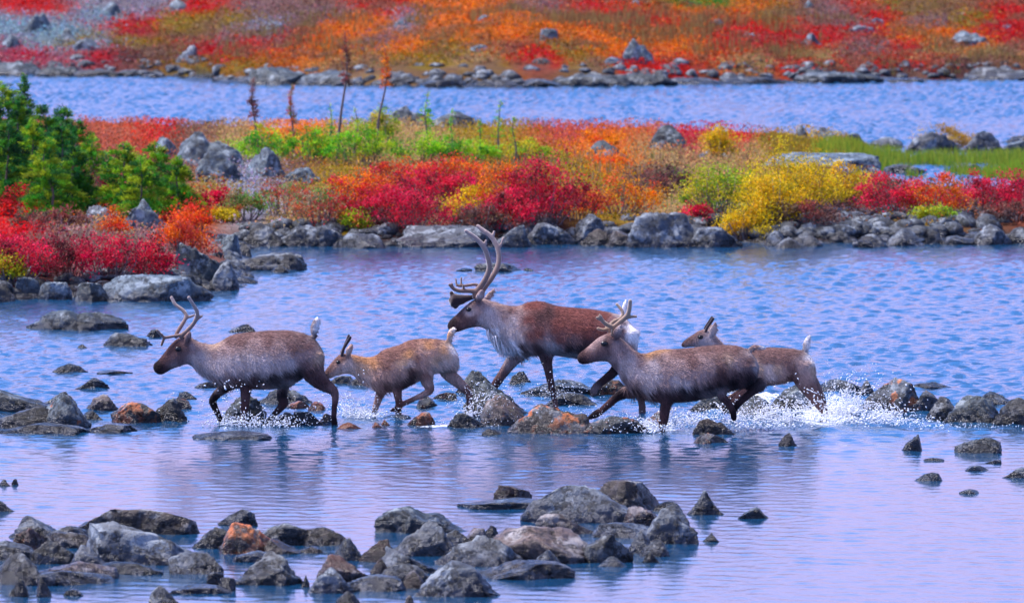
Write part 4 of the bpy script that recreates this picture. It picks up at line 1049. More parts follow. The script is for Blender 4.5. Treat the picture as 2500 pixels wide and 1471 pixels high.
RUNNER = dict(zoom=(1380, 710, 3.676), Y=91.0, seed=4, base=(890, 1250), head_x=470, crown_y=340, hairs=15000,
 label='grey-brown reindeer running in front of the bull, one foreleg stretched far ahead',
 st=[(110, 582, 622, .03), (123, 560, 642, .05), (155, 535, 658, .06), (200, 500, 654, .063), (250, 455, 640, .073), (300, 415, 632, .085), (350, 390, 632, .09), (390, 372, 640, .095), (430, 375, 692, .095), (470, 395, 735, .095), (510, 430, 795, .10), (560, 470, 865, .11), (610, 520, 915, .13), (660, 550, 948, .15), (710, 562, 968, .17), (770, 545, 988, .19), (840, 525, 1000, .21), (940, 520, 1005, .23), (1050, 515, 998, .245), (1150, 505, 988, .25), (1250, 492, 968, .25), (1350, 484, 940, .24), (1450, 482, 890, .23), (1540, 490, 855, .21), (1620, 520, 848, .19), (1690, 580, 810, .15), (1725, 640, 760, .09), (1738, 680, 720, .03)],
 legs=[(-.11, -.13, [(860, 760, 120), (885, 880, 100), (905, 970, 62), (893, 1060, 48), (882, 1140, 44), (870, 1210, 36), (855, 1290, 36), (850, 1340, 36)]),
       (.11, .13, [(720, 820, 100), (610, 900, 68), (530, 920, 54), (455, 965, 40), (385, 1028, 36), (325, 1078, 32), (280, 1108, 36), (205, 1150, 18)]),
       (-.11, -.12, [(1560, 680, 165), (1570, 770, 100), (1480, 840, 56), (1400, 880, 44), (1385, 910, 42), (1430, 965, 38), (1480, 1030, 33), (1505, 1090, 32), (1512, 1150, 26)]),
       (.11, .12, [(1580, 690, 150), (1600, 790, 85), (1700, 830, 56), (1780, 830, 46), (1680, 910, 38), (1590, 985, 34), (1540, 1040, 30), (1520, 1090, 22)])],
 ears=[(-.085, [(462, 425, 26), (466, 370, 44), (490, 320, 26), (504, 300, 12)]), (.09, [(450, 400, 22), (450, 350, 30), (455, 325, 12)])],
 tail=[(1640, 545, 26), (1690, 508, 34), (1755, 508, 26), (1812, 512, 8)], eye=(350, 468, 28),
 antlers=[(-.045, .20, [[(430, 390, 26), (440, 325, 24), (475, 288, 24), (520, 250, 24), (558, 210, 24), (575, 150, 22), (581, 75, 19)], [(545, 240, 16), (600, 226, 15), (642, 226, 12)],
            [(445, 318, 19), (400, 310, 21), (355, 285, 19), (330, 258, 18), (312, 218, 17)], [(330, 262, 14), (300, 245, 14), (278, 232, 13)], [(312, 235, 12), (305, 205, 11)]], VP),
          (.045, .20, [[(400, 390, 22), (402, 320, 20), (440, 275, 19), (490, 255, 19), (515, 225, 18), (512, 185, 17), (485, 145, 16), (458, 118, 14)], [(405, 330, 18), (375, 345, 17), (335, 350, 16), (288, 335, 14)], [(375, 335, 12), (365, 310, 10)]], VP)],
 col=[(120, 600, 'K'), (140, 620, 'K'), (140, 565, 'D'), (180, 600, 'D'), (170, 650, 'D'), (220, 560, 'B'), (230, 500, 'M'), (300, 430, 'M'), (240, 620, 'B'), (300, 560, 'B'), (350, 468, 'K'), (300, 500, 'B'), (400, 450, 'B'), (370, 560, 'B'), (400, 400, 'B'), (380, 625, 'M'), (440, 400, 'D'), (465, 365, 'M'), (490, 320, 'L'), (450, 480, 'M'), (430, 620, 'M'), (420, 680, 'B'),
  (520, 480, 'M'), (500, 560, 'M'), (500, 680, 'L'), (540, 800, 'M'), (560, 500, 'M'), (600, 620, 'L'), (580, 720, 'L'), (620, 860, 'M'), (660, 580, 'B'), (680, 640, 'M'), (700, 760, 'L'), (740, 860, 'L'), (780, 660, 'L'), (800, 780, 'L'), (760, 560, 'O'), (850, 540, 'O'), (880, 600, 'M'), (900, 720, 'M'), (880, 840, 'M'), (800, 920, 'D'), (900, 930, 'D'), (680, 920, 'D'), (1000, 530, 'B'), (1100, 560, 'B'), (1250, 510, 'B'), (1400, 500, 'B'), (1540, 510, 'B'), (1000, 660, 'M'), (1150, 640, 'B'), (1250, 620, 'M'), (1100, 740, 'M'), (1200, 720, 'M'), (1000, 800, 'L'), (1080, 840, 'L'), (1200, 800, 'M'), (1320, 700, 'M'), (1350, 800, 'B'), (1060, 900, 'K'), (1200, 870, 'K'), (1320, 850, 'K'), (1000, 960, 'D'), (1150, 960, 'D'), (1280, 930, 'M'), (1380, 890, 'M'),
  (1420, 640, 'B'), (1480, 620, 'T'), (1560, 640, 'M'), (1650, 640, 'B'), (1500, 700, 'B'), (1420, 740, 'D'), (1560, 740, 'D'), (1680, 740, 'D'), (1650, 800, 'K'), (1500, 810, 'K'), (1380, 820, 'K'), (1720, 660, 'L'), (900, 1000, 'D'), (885, 1120, 'D'), (860, 1250, 'D'), (600, 900, 'D'), (480, 940, 'K'), (380, 1030, 'D'), (220, 1140, 'K'), (1450, 970, 'D'), (1510, 1110, 'K'), (1600, 900, 'D'), (1690, 495, 'B'), (1700, 540, 'L'), (1760, 530, 'L'), (1800, 510, 'W')])

CALF2 = dict(zoom=(1380, 710, 3.676), Y=93.0, seed=5, base=(1950, 1130), head_x=1330, crown_y=360, hairs=8000, vox=.012,
 label='last calf, head showing over the running reindeer\'s back and hind leg trailing in spray',
 st=[(1042, 475, 492, .02), (1055, 455, 504, .033), (1085, 430, 506, .044), (1120, 405, 502, .05), (1160, 380, 502, .058), (1200, 355, 506, .066), (1240, 342, 516, .07), (1290, 350, 540, .07), (1340, 390, 580, .07), (1390, 440, 640, .07), (1440, 490, 720, .08), (1500, 512, 780, .10), (1580, 515, 822, .12), (1660, 512, 842, .14), (1750, 505, 852, .15), (1850, 505, 845, .155), (1950, 508, 832, .155), (2050, 518, 805, .15), (2130, 535, 790, .14), (2190, 570, 780, .12), (2230, 630, 760, .09), (2245, 680, 720, .03)],
 legs=[(-.08, -.10, [(2110, 660, 130), (2140, 780, 100), (2190, 870, 76), (2255, 970, 56), (2305, 1050, 40), (2318, 1110, 32), (2312, 1170, 32), (2310, 1200, 28)]),
       (.08, .10, [(2120, 660, 125), (2170, 780, 92), (2235, 870, 66), (2290, 970, 48), (2320, 1040, 36), (2335, 1110, 30), (2330, 1200, 28)]),
       (-.08, -.09, [(1700, 720, 110), (1740, 820, 76), (1650, 890, 58), (1560, 960, 50), (1500, 1010, 40), (1490, 1060, 32), (1510, 1130, 26)]),
       (.08, .09, [(1680, 720, 110), (1700, 830, 70), (1620, 900, 52), (1530, 950, 42), (1470, 985, 36), (1440, 1040, 28), (1420, 1100, 20)])],
 ears=[(-.06, [(1318, 400, 24), (1328, 345, 38), (1342, 295, 20), (1348, 272, 10)]), (.06, [(1300, 390, 20), (1300, 340, 28), (1310, 300, 12)])],
 tail=[(2155, 560, 26), (2162, 490, 42), (2180, 430, 32), (2195, 395, 8)], eye=(1213, 410, 22),
 antlers=[(-.035, .08, [[(1255, 370, 16), (1275, 325, 15), (1305, 280, 15), (1330, 240, 16)]], VD), (.035, .08, [[(1245, 365, 14), (1265, 315, 13), (1298, 268, 13), (1322, 232, 14)]], VD)],
 col=[(1055, 480, 'K'), (1070, 455, 'D'), (1120, 440, 'D'), (1110, 490, 'M'), (1160, 460, 'M'), (1160, 395, 'D'), (1213, 408, 'K'), (1225, 440, 'L'), (1190, 380, 'B'), (1240, 360, 'B'), (1200, 490, 'L'), (1260, 430, 'L'), (1290, 390, 'L'), (1290, 500, 'L'), (1330, 340, 'L'), (1345, 290, 'M'), (1360, 440, 'M'), (1400, 520, 'M'), (1450, 600, 'M'), (1500, 540, 'B'), (1600, 540, 'B'), (1750, 530, 'B'), (1850, 540, 'B'), (1950, 540, 'B'), (2050, 550, 'B'), (2120, 560, 'B'), (1800, 620, 'B'), (1900, 620, 'B'), (2000, 620, 'B'), (1750, 700, 'T'), (1820, 700, 'L'), (1900, 700, 'T'), (1850, 770, 'L'), (1750, 780, 'M'), (1950, 760, 'M'), (1900, 820, 'B'), (1800, 840, 'D'), (2050, 700, 'B'), (2120, 650, 'M'), (2180, 650, 'M'), (2200, 590, 'W'), (2235, 640, 'W'), (2230, 700, 'T'), (2060, 790, 'D'), (2150, 780, 'M'), (2200, 860, 'B'), (2260, 980, 'B'), (2310, 1060, 'B'), (2312, 1170, 'D'), (1700, 850, 'D'), (1580, 950, 'D'), (1510, 1100, 'K'), (2150, 540, 'D'), (2150, 480, 'B'), (2180, 500, 'W'), (2180, 440, 'W')])
for D in (LEAD, CALF, BULL, RUNNER, CALF2):
    animal(D)
# ------------------------------------------------------------------ plants
def quads(c, size, r, up=0., asp=.6):
    """small leaf-sized faces at points c with random attitude"""
    n = len(c)
    nn = r.normal(size=(n, 3)); nn[:, 2] += up; nn /= np.linalg.norm(nn, axis=1)[:, None]
    t = np.cross(nn, r.normal(size=(n, 3))); t /= np.linalg.norm(t, axis=1)[:, None]+1e-9
    b = np.cross(nn, t)
    s = (np.broadcast_to(size, n)*r.uniform(.6, 1.3, n))[:, None]
    V = np.stack([c-t*s, c-b*s*asp, c+t*s, c+b*s*asp], 1).reshape(-1, 3)
    return V, np.arange(4*n).reshape(-1, 4)
LP = {'cr': [(.80, .014, .085), (.70, .018, .05), (.58, .02, .06), (.34, .02, .04), (.12, .03, .03)],
      'rd': [(.72, .045, .02), (.75, .12, .012), (.58, .025, .035), (.30, .05, .03)],
      'or': [(.80, .20, .008), (.75, .30, .012), (.66, .08, .02), (.36, .13, .03)],
      'sc': [(.85, .10, .012), (.80, .05, .02), (.80, .18, .01), (.45, .05, .03)],
      'ye': [(.75, .55, .012), (.66, .50, .015), (.78, .44, .01), (.40, .36, .02)],
      'yg': [(.42, .46, .02), (.26, .42, .02), (.55, .46, .015), (.14, .26, .02)],
      'gr': [(.10, .46, .015), (.19, .55, .015), (.32, .54, .015), (.06, .26, .02), (.42, .48, .02)],
      'br': [(.20, .08, .06), (.12, .06, .055), (.30, .06, .05), (.17, .11, .06)],
      'mx': [(.55, .12, .04), (.28, .2, .07), (.14, .28, .05), (.5, .05, .05), (.33, .27, .16)],
      'ro': [(.72, .05, .02), (.80, .20, .01), (.62, .015, .06), (.70, .12, .012), (.24, .07, .03)],
      'dg': [(.02, .15, .03), (.05, .22, .02), (.14, .28, .015), (.012, .06, .025), (.03, .14, .03)],
      'sg': [(.05, .27, .02), (.11, .34, .018), (.20, .38, .015), (.03, .13, .025), (.30, .40, .02)],
      'gg': [(.52, .34, .03), (.42, .24, .03), (.5, .28, .02)]}
_sk = [0]
def shrub(u0, u1, vt, vb, pal, label, name='shrub', dens=1.0, size=.030, cat='shrub', onland=True, bare=0, group=None):
    _sk[0] += 1; r = np.random.RandomState(300+_sk[0])
    uc = (u0+u1)/2
    g = hit(uc, vb) if onland else G(uc, vb)
    Y = g[1]+.15; s = ppm(Y)
    w = (u1-u0)/s; base = np.array([(uc-1250)/FPX*Y, Y, max(float(terr([g[0]], [Y])[0]), 0)])
    h = max(P(uc, vt, Y)[2]-base[2], .12); dep = min(w*.6, 1.3)
    root = empty(name, base, label, cat, group)
    # twigs
    B = Acc(); nt = int(min(6+w*14, 46)*(1+bare))
    ends = []
    for k in range(nt):
        a = r.uniform(0, 6.28); q = math.sqrt(r.rand())
        e = np.array([math.cos(a)*q*w*.48, math.sin(a)*q*dep*.48, h*r.uniform(.45, 1.0)*(1-.55*q*q)])
        st = np.array([e[0]*.45+r.normal(0, .03), e[1]*.45, -.05])
        m = (st+e)/2+r.normal(0, .05, 3)
        p = smooth_path(np.array([st, m, e]), 3)
        V, Q, T = tube(p+base, np.linspace(.011, .004, len(p)), 5)
        B.add(V, Q, np.array([.16, .13, .13])*r.uniform(.6, 1.5)); B.add(np.zeros((0, 3)), T-len(V), np.zeros((0, 3)))
        ends.append((e, m))
    V, F, c = B.get(); build('twigs', V, F, M_BARK, root, c)
    # leaves in clumps round the twigs
    ncl = int(max(10, w*h*46*dens)+nt)
    per = int(62)
    C, K = [], []
    pa = np.array(LP[pal])
    for k in range(ncl):
        if k < nt:
            e, m = ends[k]; cc = e*.95
        else:
            a = r.uniform(0, 6.28); q = math.sqrt(r.rand())
            top = h*(1-.45*q**3)*(.55+.75*vnoise(np.array([[math.cos(a)*q*w*2.6, math.sin(a)*q*dep*2.6, _sk[0]*3.7]]))[0])
            cc = np.array([math.cos(a)*q*w*.56, math.sin(a)*q*dep*.56, top*(1-r.rand()**1.7*.75)])
        rad = r.uniform(.03, .095)*min(1.6, .6+h)
        n = int(per*r.uniform(.5, 1.4))
        C.append(cc+r.normal(0, 1, (n, 3))*rad*np.array([1, 1, .7])+base)
        j = r.randint(len(pa)) if r.rand() < .6 else min(len(pa)-1, int(vnoise(np.array([[cc[0]*2.5, cc[1]*2, _sk[0]*1.3]]))[0]*len(pa)))
        K.append(np.clip(pa[j]*r.uniform(.75, 1.2), 0, .85)*r.uniform(.7, 1.25, (n, 1)))
    C = np.concatenate(C); K = np.concatenate(K)
    V, F = quads(C, size, r, .4)
    build('foliage', V, F, M_LEAF, root, np.repeat(K, 4, 0))
    return root
SHRUBS = [
(-60, 130, 575, 695, 'cr', 'dark crimson heath shrub hanging over the bank beside the pale square block', 'shrub', 1.),
(80, 240, 566, 692, 'cr', 'crimson heath shrub in the middle of the bank front', 'shrub', 1.),
(205, 345, 568, 690, 'cr', 'crimson and brown heath shrub above the long bluish slab', 'shrub', 1.),
(318, 432, 585, 688, 'cr', 'magenta-tinged shrub draping down to the big blue-black boulder', 'shrub', 1.),
(-30, 60, 612, 700, 'yg', 'small yellow-leaved shrub low on the bank at the frame edge', 'shrub', .5),
(375, 502, 528, 622, 'sc', 'bright scarlet shrub over the nose of the red bank', 'shrub', 1.1),
(235, 312, 520, 588, 'sc', 'orange-scarlet tuft in front of the big blue boulder', 'shrub', .9),
(408, 515, 492, 562, 'sc', 'scarlet shrub behind the big blue boulder', 'shrub', 1.),
(490, 572, 462, 532, 'cr', 'small deep crimson shrub above the start of the rocky shore', 'shrub', 1.),
(515, 575, 505, 545, 'ye', 'low yellow herb under the deep crimson shrub', 'shrub', .7),
(100, 250, 398, 520, 'br', 'dull red-brown birch bush before the dark conifers', 'shrub', .9),
(190, 300, 420, 520, 'cr', 'dusky red bush between the conifers and the big blue boulder', 'shrub', .6),
(-20, 105, 455, 530, 'rd', 'red and orange shrub at the frame edge under the conifers', 'shrub', .8),
(50, 115, 462, 512, 'sc', 'orange tuft under the conifers', 'shrub', .8),
(145, 212, 460, 515, 'sc', 'orange-red tuft before the red-brown birch bush', 'shrub', .8),
(300, 420, 455, 510, 'br', 'brown bush at the foot of the green conifer bush', 'shrub', .7),
(400, 500, 470, 520, 'cr', 'wine-red bush next to the green conifer bush', 'shrub', .7),
(-40, 62, 380, 478, 'yg', 'yellow-green bush at the frame edge beneath the conifers', 'shrub', .9),
(30, 210, 500, 560, 'br', 'tan dry heath patch on top of the red bank', 'shrub', .6),
(556, 722, 318, 400, 'gr', 'bright green bush behind the round pale boulder', 'green_bush', 1.),
(680, 832, 312, 398, 'gr', 'bright green bush below the two shorter dead saplings', 'green_bush', 1.),
(800, 962, 300, 402, 'gr', 'green bush at the foot of the tall dead saplings', 'green_bush', 1.),
(892, 970, 270, 360, 'yg', 'upright yellow-green bush rising against the far lake', 'green_bush', 1.),
(948, 1122, 325, 400, 'gr', 'wide green bush behind the crimson mounds', 'green_bush', .9),
(1080, 1225, 338, 402, 'gr', 'green bush beneath the leafy birch sapling', 'green_bush', .9),
(1195, 1370, 345, 400, 'yg', 'yellow-green bush beside the low teal rock', 'green_bush', .7),
(798, 945, 400, 545, 'ro', 'orange-red bush on the side of the mounds towards the sparse bushes', 'shrub', .8),
(895, 1065, 382, 490, 'rd', 'red mound of birch scrub behind the crimson front', 'shrub', 1.),
(885, 1102, 450, 570, 'cr', 'deep crimson bush at the front of the mounds', 'shrub', 1.1),
(1025, 1205, 378, 490, 'ro', 'orange and red mound in the middle of the shore', 'shrub', 1.),
(1075, 1205, 450, 535, 'ye', 'yellow-leaved low bush among the crimson mounds', 'shrub', .7),
(1165, 1310, 388, 540, 'ro', 'mixed red and orange bush beside the large crimson mound', 'shrub', .9),
(1235, 1425, 388, 550, 'cr', 'largest crimson mound, straight above the antler tips', 'shrub', 1.2),
(1090, 1260, 500, 575, 'br', 'bare brown scrub under the yellow-leaved low bush', 'shrub', .5),
(945, 1180, 410, 520, 'cr', 'deep crimson carpet of birch scrub between the red mound and the yellow-leaved bush', 'shrub', 1.),
(1140, 1300, 465, 562, 'cr', 'low crimson shrub in front of the mixed red and orange bush', 'shrub', .9),
(820, 960, 450, 550, 'rd', 'low red scrub in front of the orange-red bush', 'shrub', .8),
(1320, 1480, 440, 545, 'rd', 'trailing red scrub at the end of the largest crimson mound', 'shrub', .7),
(1830, 1960, 420, 560, 'ye', 'drooping yellow willow between the tallest and the golden one', 'willow', .45),
(600, 790, 430, 530, 'mx', 'sparse straggly bush of mixed colours above the brownish slab', 'shrub', .28),
(725, 835, 440, 560, 'mx', 'thin straggly bush beside the orange-red one', 'shrub', .3),
(835, 905, 515, 570, 'yg', 'small green-yellow bush over the flat shelf stone', 'shrub', .5),
(540, 650, 450, 540, 'mx', 'sparse olive scrub behind the start of the rocky shore', 'shrub', .3),
(1415, 1610, 430, 525, 'or', 'orange and yellow bush between the crimson mound and the outcrop', 'shrub', .6),
(1580, 1690, 400, 470, 'br', 'dark brown scrub behind the pale round stone', 'shrub', .9),
(1435, 1545, 383, 412, 'sc', 'flat orange bush before the low teal rock', 'shrub', .9),
(1425, 1525, 318, 362, 'or', 'yellow-orange bush on the skyline beside the green-grey boulder', 'shrub', .7),
(1500, 1660, 430, 480, 'br', 'dull scrub patch behind the orange and yellow bush', 'shrub', .5),
(1650, 1860, 395, 535, 'yg', 'yellow-green willow, the end nearest the outcrop', 'willow', .42),
(1795, 1985, 376, 545, 'ye', 'tallest yellow willow in the middle of its thicket', 'willow', .5),
(1880, 2045, 375, 525, 'ye', 'golden willow before the long pale ledge', 'willow', .45),
(1990, 2130, 390, 510, 'ye', 'sparser golden willow next to the crimson hedge', 'willow', .4),
(1738, 1905, 495, 590, 'ye', 'low straggling yellow willow hanging to the stones with bare twigs', 'willow', .3),
(1668, 1745, 500, 548, 'cr', 'small crimson bush under the yellow willows', 'shrub', .9),
(1985, 2065, 438, 485, 'cr', 'single crimson cushion inside the yellow willows', 'shrub', 1.),
(1900, 2060, 480, 560, 'br', 'bare grey twiggy scrub under the golden willow', 'shrub', .25),
(1715, 1795, 298, 390, 'ye', 'small yellow bush standing against the red skyline', 'willow', .42),
(2090, 2245, 420, 525, 'cr', 'crimson shrub joining the willows to the red hedge', 'shrub', .9),
(2195, 2365, 436, 530, 'ro', 'red shrub with an orange front over the pitted boulder', 'shrub', 1.),
(2320, 2480, 424, 520, 'cr', 'vivid crimson shrub in the red hedge by the lagoon', 'shrub', 1.),
(2430, 2580, 422, 530, 'cr', 'vivid red shrub cut by the frame at the end of the hedge', 'shrub', 1.),
(2230, 2340, 505, 545, 'yg', 'olive-gold herb under the red hedge', 'shrub', .6),
(2400, 2560, 490, 545, 'br', 'dark scrub under the end of the red hedge', 'shrub', .8),
(2236, 2384, 314, 366, 'gg', 'golden grass clump on top of the smooth grey rock', 'grass_clump', 1.2),
]
for t in SHRUBS:
    shrub(*t[:6], name=t[6], dens=t[7], cat='willow' if t[6] == 'willow' else 'grass' if t[6] == 'grass_clump' else 'bush', size=.021, bare=1.5 if t[6] == 'willow' else .3)

def spruce(uc, vt, vb, wpx, label, Y=None, dens=1., pal='dg', name='spruce', lean=0, crownfrac=.95, group='dwarf spruces on the red bank', seed=0):
    r = np.random.RandomState(900+int(uc)+seed)
    g = hit(uc, vb) if Y is None else np.array([(uc-1250)/FPX*Y, Y, 0])
    Y = g[1]; base = np.array([(uc-1250)/FPX*Y, Y, max(float(terr([g[0]], [Y])[0]), 0)])
    H = P(uc, vt, Y)[2]-base[2]; R = wpx/ppm(Y)/2
    root = empty(name, base, label, 'tree', group)
    ln = lean/ppm(Y)
    p = np.array([[0, 0, -.05], [ln*.3+r.normal(0, .035), 0, H*.35], [ln*.6+r.normal(0, .05), 0, H*.7], [ln, 0, H]])
    pp = smooth_path(p, 5)
    V, Q, T = tube(pp+base, np.linspace(.014+.009*H, .005, len(pp)), 7)
    A = Acc(); A.add(V, Q); A.add(np.zeros((0, 3)), T-len(V))
    V, F, _ = A.get(); build('trunk', V, F, M_BARK, root, np.array([.13, .10, .10]))
    C, D, K = [], [], []
    pa = np.array(LP[pal])
    nb = int(34*H*dens+12)
    for k in range(nb):
        t = r.rand()**.9; z = H*(1-crownfrac+crownfrac*t)
        L = R*((1-t)**.75+.06)*r.uniform(.55, 1.2)
        a = r.uniform(0, 6.28); d = np.array([math.cos(a), math.sin(a), 0])
        n = max(4, int(L*200*min(1.5, dens+.2)))
        q = np.sqrt(r.rand(n))*L
        c = np.array([np.interp(z, p[:, 2], p[:, 0]), 0, z])+d*q[:, None]+np.array([0, 0, 1])*(q*.28-.5*q*q/(R+.05))[:, None]+r.normal(0, .022, (n, 3))
        C.append(c+base)
        dd = d+np.array([0, 0, .55])+r.normal(0, .45, (n, 3)); D.append(dd/np.linalg.norm(dd, axis=1)[:, None])
        j = r.randint(len(pa)); K.append(pa[j]*r.uniform(.7, 1.3, (n, 1)))
    C = np.concatenate(C); D = np.concatenate(D); K = np.concatenate(K); n = len(C)
    sd = np.cross(D, r.normal(size=(n, 3))); sd /= np.linalg.norm(sd, axis=1)[:, None]+1e-9
    ll = r.uniform(.028, .062, n)[:, None]; ww = r.uniform(.005, .010, n)[:, None]
    V = np.stack([C-D*ll*.4-sd*ww*.4, C-sd*ww, C+D*ll, C+sd*ww], 1).reshape(-1, 3)
    build('crown', V, np.arange(4*n).reshape(-1, 4), M_LEAF, root, np.repeat(K, 4, 0))
SP = [(8, 203, 470, 150, 'tallest dense spruce at the frame edge', 144), (60, 186, 460, 70, 'spruce with a thin spire standing out above the clump', 145), (40, 235, 480, 130, 'spruce just below the thin spire', 141),
      (100, 262, 475, 130, 'third spruce down the sloping crest of the clump', 144), (78, 290, 478, 110, 'short spruce in the middle of the clump front', 139), (150, 262, 470, 120, 'spruce with a double tip on the crest of the clump', 145),
      (148, 300, 480, 110, 'pale stemmed spruce in front of the double tip', 138.5), (190, 292, 470, 110, 'spruce before the last tip of the clump crest', 143), (225, 335, 470, 90, 'outermost dark spruce on the lake side of the clump', 142),
      (20, 300, 490, 110, 'low spruce at the frame edge in front of the tallest', 138), (185, 350, 480, 90, 'low dark spruce above the dusky red bush', 137.5), (-40, 215, 470, 140, 'spruce cut by the frame edge', 143), (120, 340, 485, 100, 'squat spruce above the red-brown birch bush', 137)]
for k, t in enumerate(SP):
    spruce(t[0], t[1], t[2], t[3]*1.7, t[4], t[5], 2.0, 'dg' if k % 4 else 'sg', seed=k)
for k, t in enumerate([(300, 350, 480, 120, 'rounded light green spruce bush next to the dark clump', 138), (255, 370, 470, 90, 'light green young spruce beside the outermost dark spruce', 140), (380, 352, 480, 130, 'light green spruce bush, widest one before the outcrop', 139), (435, 385, 485, 100, 'light green spruce bush at the end next to the outcrop', 138), (340, 385, 490, 110, 'low light green spruce in front of the rounded one', 137)]):
    spruce(t[0], t[1], t[2], t[3]*1.55, t[4], t[5], 1.9, 'sg', name='spruce', group='light green spruces beside the dark clump', seed=40+k)
spruce(620, 192, 318, 26, 'dead sapling with rusty tip, outermost of the four by the pale outcrop', 164, .9, 'br', 'sapling', 0, .5, 'four dead saplings against the far lake')
spruce(714, 205, 325, 26, 'dead sapling with a green tip, second from the pale outcrop', 163, 1.0, 'mx', 'sapling', 0, .75, 'four dead saplings against the far lake')
spruce(822, 78, 345, 30, 'tallest dead sapling, leaning, its tip above the far shore', 160, .6, 'br', 'sapling', 20, .4, 'four dead saplings against the far lake')
spruce(926, 116, 340, 26, 'tall dead sapling with rusty top beside the yellow-green bush', 161, .6, 'or', 'sapling', 14, .35, 'four dead saplings against the far lake')
for t in [(1222, 248, 345, 26, 'leafy birch sapling standing before the far lake', 162), (1255, 285, 350, 20, 'shorter birch sapling beside the leafy one', 161), (1105, 268, 345, 18, 'thin pale sapling at the end of the teal ridge', 164), (1172, 288, 340, 14, 'short thin sapling between the teal ridge and the birch', 163),
          (805, 255, 345, 30, 'slender stem with a few green leaves beside the tallest dead sapling', 161), (866, 265, 345, 22, 'green-leaved stem between the two tallest dead saplings', 162), (1045, 228, 345, 55, 'arching green sprig above the teal ridge', 162)]:
    spruce(*t, .45, 'gr', 'sapling', 0, .6, 'young leafy stems against the far lake', seed=7)

# ground cover: low heath over the islands and the far slope, sedge in the lagoon
def make_heath(name, label, xs, ys, n, size, hh, seed, keep, squash=1.):
    r = np.random.RandomState(seed)
    y = r.uniform(ys[0]**-1, ys[1]**-1, n)**-1 if ys[0] > 212 else r.uniform(*ys, n)
    x = (r.uniform(xs[0], xs[1], n)-1250)/FPX*y
    # gather the tufts into cushions
    z = terr(x, y); ok = (z > .16) & keep(x, y)
    x, y, z = x[ok], y[ok], z[ok]
    c, _ = heath_col(x, y, r.normal(size=(len(x), 2))*np.array([34, 9 if ys[0] > 212 else 14]))
    nz = fbm(np.stack([x*2.2, y*1.4, x*0], 1), 3)
    k = np.clip((nz-.36)/.25, .05, 1)
    n = len(x)
    zz = z+hh*k*r.rand(n)**.6
    V, F = quads(np.stack([x, y, zz], 1), size, r, .7, .7)
    c = np.clip(c*r.uniform(.5, 1.6, (n, 1))*(1+.25*r.normal(size=(n, 3))*np.array([.5, .5, .3])), .005, .7)
    o = build(name, V, F, M_LEAF, col=np.repeat(c, 4, 0))
    tag(o, label, 'heath', kind='stuff')
make_heath('island_heath', 'low autumn heath covering the near islands', (-750, 3200), (117, 189), 260000, .026, .23, 11, lambda x, y: ~((u_of(x, y) > 2080) & (y > 172)))
make_heath('far_heath', 'red and orange heath covering the far slope', (-600, 3100), (243, 300), 260000, .048, .20, 12, lambda x, y: np.ones(len(x), bool))

def make_sedge(name, label, u0, u1, Y0, Y1, n, hmin, hmax, cols, seed, zmin=-.2, top=None):
    r = np.random.RandomState(seed)
    y = r.uniform(Y0, Y1, n); x = (r.uniform(u0, u1, n)-1250)/FPX*y
    z = np.maximum(terr(x, y), zmin)
    cl = fbm(np.stack([x*1.1, y*.5, x*0+seed], 1), 3)
    uu = u_of(x, y); ed = np.minimum(np.minimum((uu-u0)/(u1-u0), (u1-uu)/(u1-u0))*2.4, np.minimum((y-Y0)/(Y1-Y0), (Y1-y)/(Y1-Y0))*2.5)
    ok = cl > .40+.22*np.clip(1-ed, 0, 1)
    x, y, z = x[ok], y[ok], z[ok]; n = len(x)
    h = r.uniform(hmin, hmax, n)*(.6+cl[ok])*(.45+.55*np.clip(ed[ok], 0, 1)); a = r.normal(0, .12, (n, 2)); w = r.uniform(.006, .012, n)
    b = np.stack([x, y, z], 1); m = b+np.stack([a[:, 0]*h*.4, a[:, 1]*h*.4, h*.55], 1); t = b+np.stack([a[:, 0]*h, a[:, 1]*h, h], 1)
    e = np.stack([w, w*0, w*0], 1)
    V = np.stack([b-e, b+e, m+e*.8, m-e*.8, t], 1).reshape(-1, 3)
    i = np.arange(n)[:, None]*5
    Q = i+np.array([[0, 1, 2, 3]]); T = i+np.array([[3, 2, 4]])
    c = np.array(cols)[r.randint(len(cols), size=n)]*r.uniform(.7, 1.3, (n, 1))
    o = build(name, V, [Q, T], M_LEAF, col=np.repeat(c, 5, 0))
    tag(o, label, 'sedge', kind='stuff')
make_sedge('golden_sedge', 'golden grass behind the long pale ledge', 1840, 2200, 162, 182, 8000, .10, .28, [(.40, .27, .03), (.32, .2, .03), (.3, .28, .04)], 21)
make_sedge('lagoon_reeds', 'green reeds standing in the lagoon', 1980, 2800, 166, 183, 30000, .25, .52, [(.34, .42, .03), (.46, .44, .04), (.22, .36, .03)], 22)
make_sedge('reed_mound', 'dense green reed mound before the far rocks', 2400, 2620, 163, 171, 6500, .4, .62, [(.22, .42, .03), (.36, .48, .03), (.42, .44, .03)], 23)
make_sedge('dry_grass', 'tan grass along the far waterline', 400, 2500, 247, 262, 16000, .2, .5, [(.36, .26, .08), (.30, .22, .06), (.24, .12, .05)], 24, .15)
make_sedge('heath_grass', 'tan grass blades between the bushes', 560, 1950, 138, 178, 6000, .10, .28, [(.34, .26, .12), (.26, .24, .06), (.36, .2, .1)], 25, .15)
make_sedge('bank_grass', 'dry tan grass on the red bank', 60, 430, 122, 132, 2600, .1, .28, [(.40, .28, .15), (.32, .2, .12)], 26, .15)
